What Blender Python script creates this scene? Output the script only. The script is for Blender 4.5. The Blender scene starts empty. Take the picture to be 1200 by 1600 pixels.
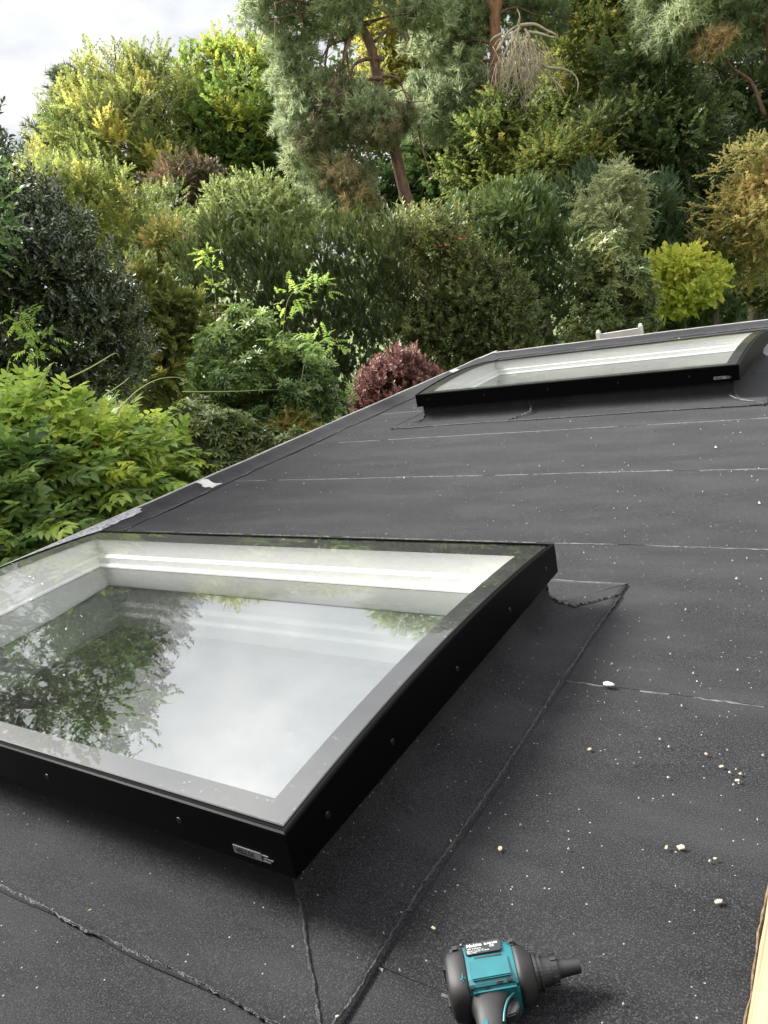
import bpy, bmesh, math, random
import numpy as np
from mathutils import Vector, Matrix, noise as mnoise

# ------------------------------------------------------------------ camera
S = 0.84                       # metres per survey unit (1 unit = camera height above the glass)
F_PX, CX, CY = 1195.0, 600.0, 800.0
CAM = np.array([0.0, 0.0, 1.25 * S])
R = np.array([[0.83310793, -0.00462838, 0.5530911],
              [0.52099292, 0.34235607, -0.7818943],
              [-0.18573519, 0.93955889, 0.28763091]])
scene = bpy.context.scene
COL = scene.collection
cd = bpy.data.cameras.new('camera')
cam = bpy.data.objects.new('camera', cd)
COL.objects.link(cam)
cam.matrix_world = Matrix([[*R[0], CAM[0]], [*R[1], CAM[1]], [*R[2], CAM[2]], [0, 0, 0, 1]])
cd.sensor_fit = 'VERTICAL'
cd.sensor_height = 36.0
cd.lens = 36.0 * F_PX / 1600.0
cd.clip_start = 0.05
cd.clip_end = 2000
scene.camera = cam

# ------------------------------------------------------------------ sky and sun
SUN_AZ, SUN_EL = math.radians(184), math.radians(44)
w = bpy.data.worlds.new('World')
scene.world = w
w.use_nodes = True
nt = w.node_tree
nt.nodes.clear()
N = nt.nodes.new
L = nt.links.new
out = N('ShaderNodeOutputWorld')
sky = N('ShaderNodeTexSky')
sky.sky_type = 'NISHITA'
sky.sun_disc = False
sky.sun_elevation = SUN_EL
sky.sun_rotation = math.pi / 2 - SUN_AZ
bg_sky = N('ShaderNodeBackground')
bg_sky.inputs['Strength'].default_value = 0.05
L(sky.outputs[0], bg_sky.inputs[0])
tc = N('ShaderNodeTexCoord')
sep = N('ShaderNodeSeparateXYZ')
L(tc.outputs['Generated'], sep.inputs[0])
zz = N('ShaderNodeMath'); zz.operation = 'MAXIMUM'; zz.inputs[1].default_value = 0.0
L(sep.outputs[2], zz.inputs[0])
zp = N('ShaderNodeMath'); zp.operation = 'ADD'; zp.inputs[1].default_value = 0.22
L(zz.outputs[0], zp.inputs[0])
dx = N('ShaderNodeMath'); dx.operation = 'DIVIDE'
dy = N('ShaderNodeMath'); dy.operation = 'DIVIDE'
L(sep.outputs[0], dx.inputs[0]); L(zp.outputs[0], dx.inputs[1])
L(sep.outputs[1], dy.inputs[0]); L(zp.outputs[0], dy.inputs[1])
cmb = N('ShaderNodeCombineXYZ')
L(dx.outputs[0], cmb.inputs[0]); L(dy.outputs[0], cmb.inputs[1])
cl = N('ShaderNodeTexNoise')
cl.inputs['Scale'].default_value = 2.7
cl.inputs['Detail'].default_value = 7
cl.inputs['Roughness'].default_value = 0.52
cl.inputs['Distortion'].default_value = 0.35
L(cmb.outputs[0], cl.inputs['Vector'])
cr = N('ShaderNodeValToRGB')
cr.color_ramp.elements[0].position = 0.34
cr.color_ramp.elements[0].color = (0.60, 0.62, 0.66, 1)
cr.color_ramp.elements[1].position = 0.66
cr.color_ramp.elements[1].color = (1.0, 0.99, 0.97, 1)
L(cl.outputs[0], cr.inputs[0])
# overcast skies are brighter overhead than at the horizon
zen = N('ShaderNodeMapRange')
zen.inputs['From Min'].default_value = 0.25
zen.inputs['From Max'].default_value = 1.0
zen.inputs['To Min'].default_value = 0.265
zen.inputs['To Max'].default_value = 0.95
L(sep.outputs[2], zen.inputs['Value'])
bg_cl = N('ShaderNodeBackground')
L(cr.outputs[0], bg_cl.inputs[0])
L(zen.outputs[0], bg_cl.inputs['Strength'])
mx = N('ShaderNodeMixShader')
mx.inputs[0].default_value = 0.95
L(bg_sky.outputs[0], mx.inputs[1]); L(bg_cl.outputs[0], mx.inputs[2])
L(mx.outputs[0], out.inputs[0])

sl = bpy.data.lights.new('sun', 'SUN')
sl.energy = 3.7
sl.angle = math.radians(20)
sl.color = (1.0, 0.965, 0.91)
sun = bpy.data.objects.new('sun', sl)
COL.objects.link(sun)
sd = Vector((math.cos(SUN_AZ) * math.cos(SUN_EL), math.sin(SUN_AZ) * math.cos(SUN_EL), math.sin(SUN_EL)))
sun.rotation_euler = sd.to_track_quat('Z', 'Y').to_euler()
sun.location = (-20, 5, 30)

scene.view_settings.view_transform = 'Standard'
scene.view_settings.look = 'None'
scene.view_settings.exposure = 2.05
scene.view_settings.gamma = 1.0
scene.view_settings.use_curve_mapping = False
scene.cycles.max_bounces = 10
scene.cycles.transparent_max_bounces = 16

rng = np.random.default_rng(7)
random.seed(7)
GROUND = -2.9

# ------------------------------------------------------------------ helpers
def ray(px, py):
    v = R @ np.array([px - CX, CY - py, -F_PX])
    return v / np.linalg.norm(v)

def at(px, py, D):
    """point seen at a pixel at horizontal distance D"""
    d = ray(px, py)
    return CAM + d * (D / math.hypot(d[0], d[1]))

def onz(px, py, z=0.0):
    """point seen at a pixel on the level z"""
    d = ray(px, py)
    return CAM + d * ((z - CAM[2]) / d[2])

def U(x, y, z=0.0):
    return (x * S, y * S, z * S)

def tag(o, label=None, cat=None, group=None, kind=None):
    if label: o['label'] = label
    if cat: o['category'] = cat
    if group: o['group'] = group
    if kind: o['kind'] = kind
    return o

def empty(name, loc=(0, 0, 0), label=None, cat=None, group=None):
    o = bpy.data.objects.new(name, None)
    COL.objects.link(o)
    o.location = loc
    return tag(o, label, cat, group)

def link(name, me, mat=None, parent=None, smooth=False):
    o = bpy.data.objects.new(name, me)
    COL.objects.link(o)
    if mat: me.materials.append(mat)
    if parent is not None:
        o.parent = parent
        o.matrix_parent_inverse = Matrix.Translation(-Vector(parent.location)) if parent.type == 'EMPTY' and parent.parent is None else Matrix()
    if smooth:
        me.polygons.foreach_set('use_smooth', [True] * len(me.polygons))
    return o

def mesh_py(name, verts, faces):
    me = bpy.data.meshes.new(name)
    me.from_pydata([tuple(map(float, v)) for v in verts], [], faces)
    me.update()
    return me

def bm_mesh(name, bm, recalc=True):
    if recalc:
        bmesh.ops.recalc_face_normals(bm, faces=bm.faces[:])
    me = bpy.data.meshes.new(name)
    bm.to_mesh(me)
    bm.free()
    return me

def box_bm(bm, x0, x1, y0, y1, z0, z1):
    vs = [bm.verts.new((x, y, z)) for z in (z0, z1) for y in (y0, y1) for x in (x0, x1)]
    for f in ((0, 2, 3, 1), (4, 5, 7, 6), (0, 1, 5, 4), (2, 6, 7, 3), (0, 4, 6, 2), (1, 3, 7, 5)):
        bm.faces.new([vs[i] for i in f])
    return vs

def box(name, x0, x1, y0, y1, z0, z1, mat, parent=None, bevel=0.0):
    bm = bmesh.new()
    box_bm(bm, x0, x1, y0, y1, z0, z1)
    if bevel:
        bmesh.ops.bevel(bm, geom=bm.edges[:], offset=bevel, segments=2, affect='EDGES')
    return link(name, bm_mesh(name, bm), mat, parent)

def tube_data(pts, radii, seg=7, cap=True):
    pts = [Vector(p) for p in pts]
    verts, faces = [], []
    prev = None
    for i, p in enumerate(pts):
        t = (pts[min(i + 1, len(pts) - 1)] - pts[max(i - 1, 0)])
        if t.length < 1e-9: t = Vector((0, 0, 1))
        t.normalize()
        if prev is None:
            a = t.orthogonal().normalized()
        else:
            a = (prev - t * prev.dot(t))
            a = a.normalized() if a.length > 1e-6 else t.orthogonal().normalized()
        prev = a
        b = t.cross(a)
        for k in range(seg):
            an = 2 * math.pi * k / seg
            verts.append(p + (a * math.cos(an) + b * math.sin(an)) * radii[i])
    for i in range(len(pts) - 1):
        for k in range(seg):
            k2 = (k + 1) % seg
            faces.append((i * seg + k, i * seg + k2, (i + 1) * seg + k2, (i + 1) * seg + k))
    if cap:
        faces.append(tuple(range(seg - 1, -1, -1)))
        n0 = (len(pts) - 1) * seg
        faces.append(tuple(range(n0, n0 + seg)))
    return verts, faces

def join_data(parts):
    V, Fc = [], []
    for v, f in parts:
        o = len(V)
        V += v
        Fc += [tuple(i + o for i in q) for q in f]
    return V, Fc

def curve_pts(ctrl, n=12):
    """Catmull-Rom through control points"""
    c = [Vector(p) for p in ctrl]
    c = [c[0] * 2 - c[1]] + c + [c[-1] * 2 - c[-2]]
    outp = []
    m = len(c) - 3
    for i in range(m):
        p0, p1, p2, p3 = c[i:i + 4]
        for k in range(n):
            t = k / n
            outp.append(0.5 * ((2 * p1) + (p2 - p0) * t + (2 * p0 - 5 * p1 + 4 * p2 - p3) * t * t + (3 * p1 - p0 - 3 * p2 + p3) * t ** 3))
    outp.append(c[-2])
    return outp

# ------------------------------------------------------------------ materials
def new_mat(name):
    m = bpy.data.materials.new(name)
    m.use_nodes = True
    t = m.node_tree
    b = t.nodes['Principled BSDF']
    return m, t, b

def plain(name, col, rough=0.5, metal=0.0, bump=0.0, bscale=200.0, var=0.0, vscale=20.0, spec=0.5):
    m, t, b = new_mat(name)
    b.inputs['Base Color'].default_value = (*col, 1)
    b.inputs['Roughness'].default_value = rough
    b.inputs['Metallic'].default_value = metal
    b.inputs['Specular IOR Level'].default_value = spec
    c = t.nodes.new('ShaderNodeTexCoord')
    if var:
        n = t.nodes.new('ShaderNodeTexNoise')
        n.inputs['Scale'].default_value = vscale
        n.inputs['Detail'].default_value = 6
        t.links.new(c.outputs['Object'], n.inputs['Vector'])
        r = t.nodes.new('ShaderNodeValToRGB')
        r.color_ramp.elements[0].position = 0.3
        r.color_ramp.elements[1].position = 0.7
        r.color_ramp.elements[0].color = (*[x * (1 - var) for x in col], 1)
        r.color_ramp.elements[1].color = (*[min(1, x * (1 + var)) for x in col], 1)
        t.links.new(n.outputs[0], r.inputs[0])
        t.links.new(r.outputs[0], b.inputs['Base Color'])
    if bump:
        n2 = t.nodes.new('ShaderNodeTexNoise')
        n2.inputs['Scale'].default_value = bscale
        n2.inputs['Detail'].default_value = 4
        t.links.new(c.outputs['Object'], n2.inputs['Vector'])
        bp = t.nodes.new('ShaderNodeBump')
        bp.inputs['Strength'].default_value = bump
        bp.inputs['Distance'].default_value = 0.004
        t.links.new(n2.outputs[0], bp.inputs['Height'])
        t.links.new(bp.outputs[0], b.inputs['Normal'])
    return m

def felt_mat(name='felt', dark=1.0):
    m, t, b = new_mat(name)
    nn, ll = t.nodes.new, t.links.new
    c = nn('ShaderNodeTexCoord')
    fine = nn('ShaderNodeTexNoise'); fine.inputs['Scale'].default_value = 330; fine.inputs['Detail'].default_value = 3; fine.inputs['Roughness'].default_value = 0.75
    ll(c.outputs['Object'], fine.inputs['Vector'])
    r = nn('ShaderNodeValToRGB')
    e = r.color_ramp.elements
    e[0].position = 0.40; e[0].color = (0.0030 * dark, 0.0030 * dark, 0.0033 * dark, 1)
    e[1].position = 0.68; e[1].color = (0.0580 * dark, 0.0585 * dark, 0.0630 * dark, 1)
    k = e.new(0.55); k.color = (0.0125 * dark, 0.0126 * dark, 0.0138 * dark, 1)
    ll(fine.outputs[0], r.inputs[0])
    # dusty patches and long scuffs along the sheets
    mp = nn('ShaderNodeMapping'); mp.inputs['Scale'].default_value = (0.9, 2.6, 1)
    ll(c.outputs['Object'], mp.inputs[0])
    dust = nn('ShaderNodeTexNoise'); dust.inputs['Scale'].default_value = 2.2; dust.inputs['Detail'].default_value = 8; dust.inputs['Roughness'].default_value = 0.62
    ll(mp.outputs[0], dust.inputs['Vector'])
    dr = nn('ShaderNodeValToRGB')
    dr.color_ramp.elements[0].position = 0.42; dr.color_ramp.elements[0].color = (0, 0, 0, 1)
    dr.color_ramp.elements[1].position = 0.75; dr.color_ramp.elements[1].color = (0.5, 0.5, 0.5, 1)
    ll(dust.outputs[0], dr.inputs[0])
    mix = nn('ShaderNodeMixRGB'); mix.blend_type = 'MIX'
    mix.inputs[2].default_value = (0.036, 0.036, 0.038, 1)
    ll(dr.outputs[0], mix.inputs[0]); ll(r.outputs[0], mix.inputs[1])
    # scattered bright granules
    vo = nn('ShaderNodeTexVoronoi'); vo.inputs['Scale'].default_value = 130
    ll(c.outputs['Object'], vo.inputs['Vector'])
    sp = nn('ShaderNodeSeparateColor'); ll(vo.outputs['Color'], sp.inputs[0])
    g1 = nn('ShaderNodeMath'); g1.operation = 'GREATER_THAN'; g1.inputs[1].default_value = 0.972; ll(sp.outputs[0], g1.inputs[0])
    g2 = nn('ShaderNodeMath'); g2.operation = 'LESS_THAN'; g2.inputs[1].default_value = 0.22; ll(vo.outputs['Distance'], g2.inputs[0])
    g3 = nn('ShaderNodeMath'); g3.operation = 'MULTIPLY'; ll(g1.outputs[0], g3.inputs[0]); ll(g2.outputs[0], g3.inputs[1])
    mix2 = nn('ShaderNodeMixRGB'); mix2.inputs[2].default_value = (0.2, 0.2, 0.2, 1)
    ll(g3.outputs[0], mix2.inputs[0]); ll(mix.outputs[0], mix2.inputs[1])
    ll(mix2.outputs[0], b.inputs['Base Color'])
    b.inputs['Roughness'].default_value = 0.9
    b.inputs['Specular IOR Level'].default_value = 0.14
    b.inputs['Sheen Weight'].default_value = 0.10
    b.inputs['Sheen Roughness'].default_value = 0.45
    b.inputs['Sheen Tint'].default_value = (0.8, 0.82, 0.88, 1)
    bp = nn('ShaderNodeBump'); bp.inputs['Strength'].default_value = 0.8; bp.inputs['Distance'].default_value = 0.003
    ll(fine.outputs[0], bp.inputs['Height']); ll(bp.outputs[0], b.inputs['Normal'])
    return m

def glass_mat(name, base, gain, tint=(1, 1, 1), dirt=0.0):
    """thin coated pane: mirror part grows towards grazing, the rest passes straight through"""
    m = bpy.data.materials.new(name); m.use_nodes = True
    t = m.node_tree; t.nodes.clear(); nn, ll = t.nodes.new, t.links.new
    o = nn('ShaderNodeOutputMaterial'); tr = nn('ShaderNodeBsdfTransparent'); gl = nn('ShaderNodeBsdfGlossy')
    tr.inputs[0].default_value = (*tint, 1); gl.inputs['Roughness'].default_value = 0.0
    lw = nn('ShaderNodeLayerWeight'); lw.inputs[0].default_value = 0.5
    p5 = nn('ShaderNodeMath'); p5.operation = 'POWER'; p5.inputs[1].default_value = 5.0
    ll(lw.outputs['Facing'], p5.inputs[0])
    fr = nn('ShaderNodeMath'); fr.operation = 'MULTIPLY_ADD'; fr.inputs[1].default_value = 0.96; fr.inputs[2].default_value = 0.04
    ll(p5.outputs[0], fr.inputs[0])
    ma = nn('ShaderNodeMath'); ma.operation = 'MULTIPLY_ADD'; ma.use_clamp = True
    ma.inputs[1].default_value = gain; ma.inputs[2].default_value = base
    ll(fr.outputs[0], ma.inputs[0])
    mxs = nn('ShaderNodeMixShader'); ll(ma.outputs[0], mxs.inputs[0]); ll(tr.outputs[0], mxs.inputs[1]); ll(gl.outputs[0], mxs.inputs[2])
    last = mxs
    if dirt:
        c = nn('ShaderNodeTexCoord'); n = nn('ShaderNodeTexNoise'); n.inputs['Scale'].default_value = 90; n.inputs['Detail'].default_value = 5
        ll(c.outputs['Object'], n.inputs['Vector'])
        r = nn('ShaderNodeValToRGB'); r.color_ramp.elements[0].position = 0.66; r.color_ramp.elements[1].position = 0.76
        r.color_ramp.elements[0].color = (dirt * .03,) * 3 + (1,); r.color_ramp.elements[1].color = (dirt,) * 3 + (1,)
        ll(n.outputs[0], r.inputs[0])
        df = nn('ShaderNodeBsdfDiffuse'); df.inputs[0].default_value = (0.6, 0.6, 0.57, 1)
        mm = nn('ShaderNodeMixShader'); ll(r.outputs[0], mm.inputs[0]); ll(mxs.outputs[0], mm.inputs[1]); ll(df.outputs[0], mm.inputs[2])
        last = mm
    ll(last.outputs[0], o.inputs[0])
    return m

def leaf_mat(name, cols, rough=0.5, trans=0.3, spec=0.4):
    m, t, b = new_mat(name)
    nn, ll = t.nodes.new, t.links.new
    a = nn('ShaderNodeAttribute'); a.attribute_name = 'tint'
    r = nn('ShaderNodeValToRGB')
    wk = (1.46, 1.40, 1.03) if cols[1][1] > cols[1][0] else (1.15, 1.15, 1.15)
    cols = [tuple(min(.6, x * k) for x, k in zip(c_, wk)) for c_ in cols]
    cols = [tuple(x * .92 + .08 * (.3 * c_[0] + .6 * c_[1] + .1 * c_[2]) for x in c_) for c_ in cols]
    els = r.color_ramp.elements
    els[0].position = 0.0; els[0].color = (*cols[0], 1)
    els[1].position = 1.0; els[1].color = (*cols[-1], 1)
    for i, cc in enumerate(cols[1:-1], 1):
        k = els.new(i / (len(cols) - 1)); k.color = (*cc, 1)
    ll(a.outputs['Fac'], r.inputs[0])
    ll(r.outputs[0], b.inputs['Base Color'])
    b.inputs['Roughness'].default_value = rough
    b.inputs['Specular IOR Level'].default_value = spec
    tl = nn('ShaderNodeBsdfTranslucent')
    hs = nn('ShaderNodeHueSaturation'); hs.inputs['Value'].default_value = 1.35; hs.inputs['Saturation'].default_value = .95
    ll(r.outputs[0], hs.inputs['Color']); ll(hs.outputs[0], tl.inputs[0])
    mxs = nn('ShaderNodeMixShader'); mxs.inputs[0].default_value = min(.5, trans * 1.6)
    ll(b.outputs[0], mxs.inputs[1]); ll(tl.outputs[0], mxs.inputs[2])
    ll(mxs.outputs[0], t.nodes['Material Output'].inputs[0])
    return m

M = dict(
    felt=felt_mat('felt'), felt_dark=felt_mat('felt_flashing', 0.8),
    bitumen=plain('bitumen', (0.011, 0.011, 0.012), 0.5, bump=0.9, bscale=260),
    chalk=plain('chalk_line', (0.095, 0.094, 0.094), 0.9, var=0.5, vscale=60),
    foil=plain('worn_trim', (0.2, 0.195, 0.215), 0.5, var=0.55, vscale=45, bump=0.3),
    lip=plain('trim_lip', (0.3, 0.29, 0.28), 0.45, var=0.25, vscale=9),
    black=plain('black_metal', (0.0012, 0.0012, 0.0014), 0.34, 0.0, spec=0.06, bump=0.02, bscale=700),
    gasket=plain('gasket', (0.004, 0.004, 0.004), 0.7),
    enamel=plain('black_enamel', (0.006, 0.0065, 0.008), 0.4),
    pvc=plain('white_pvc', (0.64, 0.64, 0.63), 0.35, var=0.04, vscale=3),
    plaster=plain('plaster', (0.8, 0.81, 0.78), 0.9, var=0.06, vscale=4),
    floor=plain('screed', (0.45, 0.44, 0.42), 0.8, var=0.12, vscale=3),
    cover=glass_mat('cover_glass', 0.12, 0.6, (0.98, 0.99, 0.985), dirt=0.2),
    pane=glass_mat('inner_glass', 0.38, 0.45, (0.90, 0.94, 0.92)),
    screw=plain('screw', (0.008, 0.008, 0.009), 0.35, 0.3),
    plate=plain('plate', (0.18, 0.18, 0.187), 0.4, 0.3),
    ink=plain('ink', (0.015, 0.015, 0.015), 0.5),
    teal=plain('teal_plastic', (0.0035, 0.088, 0.104), 0.42, var=0.12, vscale=40, bump=0.03, bscale=900),
    rubber=plain('dark_rubber', (0.0062, 0.0062, 0.0066), 0.6, var=0.35, vscale=35, bump=0.15, bscale=900),
    grey=plain('grey_plastic', (0.010, 0.010, 0.0107), 0.45, var=0.3, vscale=50),
    sticker=plain('sticker', (0.016, 0.018, 0.02), 0.4),
    white=plain('white_print', (0.45, 0.45, 0.45), 0.6),
    chip=plain('foam_chip', (0.33, 0.285, 0.185), 0.85, var=0.15, vscale=90),
    fluff=plain('white_foam', (0.6, 0.6, 0.61), 0.9, bump=0.6, bscale=300),
    grit=plain('grit', (0.34, 0.32, 0.275), 0.9),
    wpaint=plain('white_paint', (0.5, 0.47, 0.46), 0.55, var=0.1, vscale=8),
    fascia=plain('fascia', (0.03, 0.03, 0.032), 0.5),
    brick=plain('wall_render', (0.22, 0.16, 0.12), 0.9, var=0.15, vscale=5),
)

def wood_mat():
    m, t, b = new_mat('sawn_timber')
    nn, ll = t.nodes.new, t.links.new
    c = nn('ShaderNodeTexCoord'); mp = nn('ShaderNodeMapping'); mp.inputs['Scale'].default_value = (60, 1.6, 60)
    ll(c.outputs['Object'], mp.inputs[0])
    n = nn('ShaderNodeTexNoise'); n.inputs['Scale'].default_value = 1.6; n.inputs['Detail'].default_value = 6; n.inputs['Distortion'].default_value = 1.2
    ll(mp.outputs[0], n.inputs['Vector'])
    r = nn('ShaderNodeValToRGB')
    r.color_ramp.elements[0].position = 0.3; r.color_ramp.elements[0].color = (0.15, 0.09, 0.045, 1)
    r.color_ramp.elements[1].position = 0.6; r.color_ramp.elements[1].color = (0.29, 0.22, 0.135, 1)
    ll(n.outputs[0], r.inputs[0]); ll(r.outputs[0], b.inputs['Base Color'])
    b.inputs['Roughness'].default_value = 0.75
    bp = nn('ShaderNodeBump'); bp.inputs['Strength'].default_value = 0.3; bp.inputs['Distance'].default_value = 0.002
    ll(n.outputs[0], bp.inputs['Height']); ll(bp.outputs[0], b.inputs['Normal'])
    return m
M['wood'] = wood_mat()

def bark_mat(name, c0, c1, scale=14):
    m, t, b = new_mat(name)
    nn, ll = t.nodes.new, t.links.new
    c = nn('ShaderNodeTexCoord'); mp = nn('ShaderNodeMapping'); mp.inputs['Scale'].default_value = (1, 1, 0.3)
    ll(c.outputs['Object'], mp.inputs[0])
    n = nn('ShaderNodeTexNoise'); n.inputs['Scale'].default_value = scale; n.inputs['Detail'].default_value = 7; n.inputs['Roughness'].default_value = 0.7
    ll(mp.outputs[0], n.inputs['Vector'])
    r = nn('ShaderNodeValToRGB')
    r.color_ramp.elements[0].position = 0.35; r.color_ramp.elements[0].color = (*c0, 1)
    r.color_ramp.elements[1].position = 0.65; r.color_ramp.elements[1].color = (*c1, 1)
    ll(n.outputs[0], r.inputs[0]); ll(r.outputs[0], b.inputs['Base Color'])
    b.inputs['Roughness'].default_value = 0.9
    bp = nn('ShaderNodeBump'); bp.inputs['Strength'].default_value = 0.8; bp.inputs['Distance'].default_value = 0.03
    ll(n.outputs[0], bp.inputs['Height']); ll(bp.outputs[0], b.inputs['Normal'])
    return m
M['bark'] = bark_mat('bark', (0.03, 0.024, 0.018), (0.11, 0.09, 0.07))
M['pine_bark'] = bark_mat('pine_bark', (0.06, 0.035, 0.026), (0.20, 0.12, 0.085))
M['orange_bark'] = bark_mat('orange_bark', (0.15, 0.07, 0.04), (0.36, 0.19, 0.11))
M['dead'] = plain('dead_wood', (0.36, 0.30, 0.225), 0.85, var=0.3, vscale=12)
M['vine'] = plain('vine_stem', (0.30, 0.32, 0.12), 0.6)

# ------------------------------------------------------------------ ground
def ground():
    bm = bmesh.new()
    n = 60
    ext = 300.0
    g = {}
    for i in range(n + 1):
        for j in range(n + 1):
            x = (i / n - 0.5) * 2; y = (j / n - 0.5) * 2
            x = math.copysign(abs(x) ** 2.2, x) * ext; y = math.copysign(abs(y) ** 2.2, y) * ext
            d = math.hypot(x, y)
            z = GROUND + 0.12 * mnoise.noise(Vector((x * .12, y * .12, 0))) + max(0, d - 34) * 0.05
            g[i, j] = bm.verts.new((x, y, z))
    for i in range(n):
        for j in range(n):
            bm.faces.new((g[i, j], g[i + 1, j], g[i + 1, j + 1], g[i, j + 1]))
    m, t, b = new_mat('lawn')
    nn, ll = t.nodes.new, t.links.new
    c = nn('ShaderNodeTexCoord')
    nz = nn('ShaderNodeTexNoise'); nz.inputs['Scale'].default_value = 1.3; nz.inputs['Detail'].default_value = 9; nz.inputs['Roughness'].default_value = 0.7
    ll(c.outputs['Object'], nz.inputs['Vector'])
    r = nn('ShaderNodeValToRGB')
    r.color_ramp.elements[0].position = 0.35; r.color_ramp.elements[0].color = (0.05, 0.075, 0.02, 1)
    r.color_ramp.elements[1].position = 0.65; r.color_ramp.elements[1].color = (0.13, 0.17, 0.045, 1)
    ll(nz.outputs[0], r.inputs[0]); ll(r.outputs[0], b.inputs['Base Color'])
    b.inputs['Roughness'].default_value = 0.9
    o = link('ground', bm_mesh('ground', bm), m, smooth=True)
    tag(o, kind='structure')
    o['label'] = 'lawn and garden ground below the flat roof'
ground()

# ------------------------------------------------------------------ the roof
XL, XR = -4.42, -0.196          # survey units
YN, YF = -0.9, 9.36
roof = empty('flat_roof_building', (-2.4 * S, 4.5 * S, GROUND), 'single storey building with a flat roof of dark grey felt sheets', 'building')
# near / far skylights: outer lid rectangle in survey units
NEAR = (-3.575, -1.0, 0.863, 2.406)
FAR_OFF = (0.13, 4.805)
FAR = (NEAR[0] + FAR_OFF[0], NEAR[1] + FAR_OFF[0], NEAR[2] + FAR_OFF[1], NEAR[3] + FAR_OFF[1])
HOLES = [(a + .09, b - .09, c + .08, d - .08) for a, b, c, d in (NEAR, FAR)]

SEAMS = [YN, -0.22, 0.85, 1.93, 3.01, 4.06, 5.11, 6.17, 7.23, 8.28, YF]

def roof_z(x, y):
    v = Vector((x * 0.9, y * 2.2, 0.0))
    return 0.004 * mnoise.noise(v) + 0.0016 * mnoise.noise(v * 4.1)

def felt_strip(y0, y1):
    """one roll of felt: laid over the roll before it, lip about 4 mm proud"""
    ys = {y0, y1}
    xs = {XL + 0.02, XR}
    for h in HOLES:
        for y in h[2:]:
            if y0 < y < y1: ys.add(y)
        for x in h[:2]: xs.add(x)
    def fill(s, step):
        s = sorted(s); o = []
        for a, b in zip(s[:-1], s[1:]):
            k = max(1, round((b - a) / step))
            o += [a + (b - a) * i / k for i in range(k)]
        return o + [s[-1]]
    ys = fill(ys, 0.1); xs = fill(xs, 0.1)
    bm = bmesh.new(); g = {}
    def V(i, j):
        if (i, j) not in g:
            x, y = xs[i], ys[j]
            t = (y - y0) / (y1 - y0)
            z = 0.0012 * (1 - t) + roof_z(x, y)
            yy = y + (0.006 * mnoise.noise(Vector((x * 1.5, y0 * 7, 3))) if j == 0 and y0 > YN else 0)
            g[i, j] = bm.verts.new((x * S, yy * S, z * S))
        return g[i, j]
    front = []
    for j in range(len(ys) - 1):
        for i in range(len(xs) - 1):
            cx, cy = (xs[i] + xs[i + 1]) / 2, (ys[j] + ys[j + 1]) / 2
            if any(h[0] < cx < h[1] and h[2] < cy < h[3] for h in HOLES): continue
            bm.faces.new((V(i, j), V(i + 1, j), V(i + 1, j + 1), V(i, j + 1)))
            if j == 0:
                a, b = V(i, j), V(i + 1, j)
                c = bm.verts.new((b.co.x, b.co.y, b.co.z - 0.002)); d = bm.verts.new((a.co.x, a.co.y, a.co.z - 0.002))
                bm.faces.new((a, d, c, b))
    o = link('felt_sheet', bm_mesh('felt_sheet', bm, False), M['felt'], roof, smooth=False)
    return o
for a, b in zip(SEAMS[:-1], SEAMS[1:]):
    felt_strip(a, b)

def ribbon(name, pts, width, height, mat, parent, jitter=0.3, step=0.012, gaps=0.0, seed=0):
    """ragged bead / line lying on a surface along a polyline of world points"""
    rg = random.Random(seed)
    P = [Vector(p) for p in pts]
    path = []
    for a, b in zip(P[:-1], P[1:]):
        k = max(1, int((b - a).length / step))
        path += [a.lerp(b, i / k) for i in range(k)]
    path.append(P[-1])
    V, Fc = [], []
    prev = False
    for i, p in enumerate(path):
        t = (path[min(i + 1, len(path) - 1)] - path[max(i - 1, 0)]); t.normalize()
        s = t.cross(Vector((0, 0, 1)))
        s = s.normalized() if s.length > .15 else Vector((0.7, -0.7, 0))
        n = s.cross(t)
        off = s * (rg.gauss(0, 1) * width * jitter * .35 + width * 1.2 * mnoise.noise(p * 9.0 + Vector((seed, 0, 0))) * jitter)
        wl = width * (0.5 + rg.uniform(-jitter, jitter) * .6); wr = width * (0.5 + rg.uniform(-jitter, jitter) * .6)
        h = height * rg.uniform(0.65, 1.15)
        V += [p + off - s * wl - n * .001, p + off + n * h * .8 - s * wl * .4, p + off + n * h + s * wr * .2, p + off + s * wr - n * .001]
        on = not (gaps and mnoise.noise(p * 6.0 + Vector((0, seed, 5))) < gaps - 0.5)
        if i and on and prev is not None:
            a = (i - 1) * 4; b = i * 4
            for k in range(3):
                Fc.append((a + k, a + k + 1, b + k + 1, b + k))
        prev = on
    return link(name, mesh_py(name, V, Fc), mat, parent)

def w3(p, dz=0.0):
    return Vector((p[0] * S, p[1] * S, p[2] * S + dz))

# pale lines where the sheets lap
for i, y in enumerate(SEAMS[1:-1]):
    segs = [(XL + .24, XR)]
    for h in (NEAR, FAR):
        if h[2] - .22 < y < h[3] + .2:
            segs = [(XL + .24, h[0] - .18), (h[1] + .175, XR)]
    for k, (xa, xb) in enumerate(segs):
        if y in (0.85,): gp = 0.25
        elif y in (1.93,): gp = 0.1
        else: gp = 0.2
        ribbon('lap_line', [(x * S, (y - .004) * S + 0.005 * mnoise.noise(Vector((x * 1.5, y * 7, 3))), 0.0014 + S * roof_z(x, y)) for x in np.linspace(xa, xb, 40)],
               0.0042 if y < 3.5 else 0.0062, 0.0012, M['chalk'], roof, jitter=0.5, gaps=gp, seed=i * 3 + k)

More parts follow.
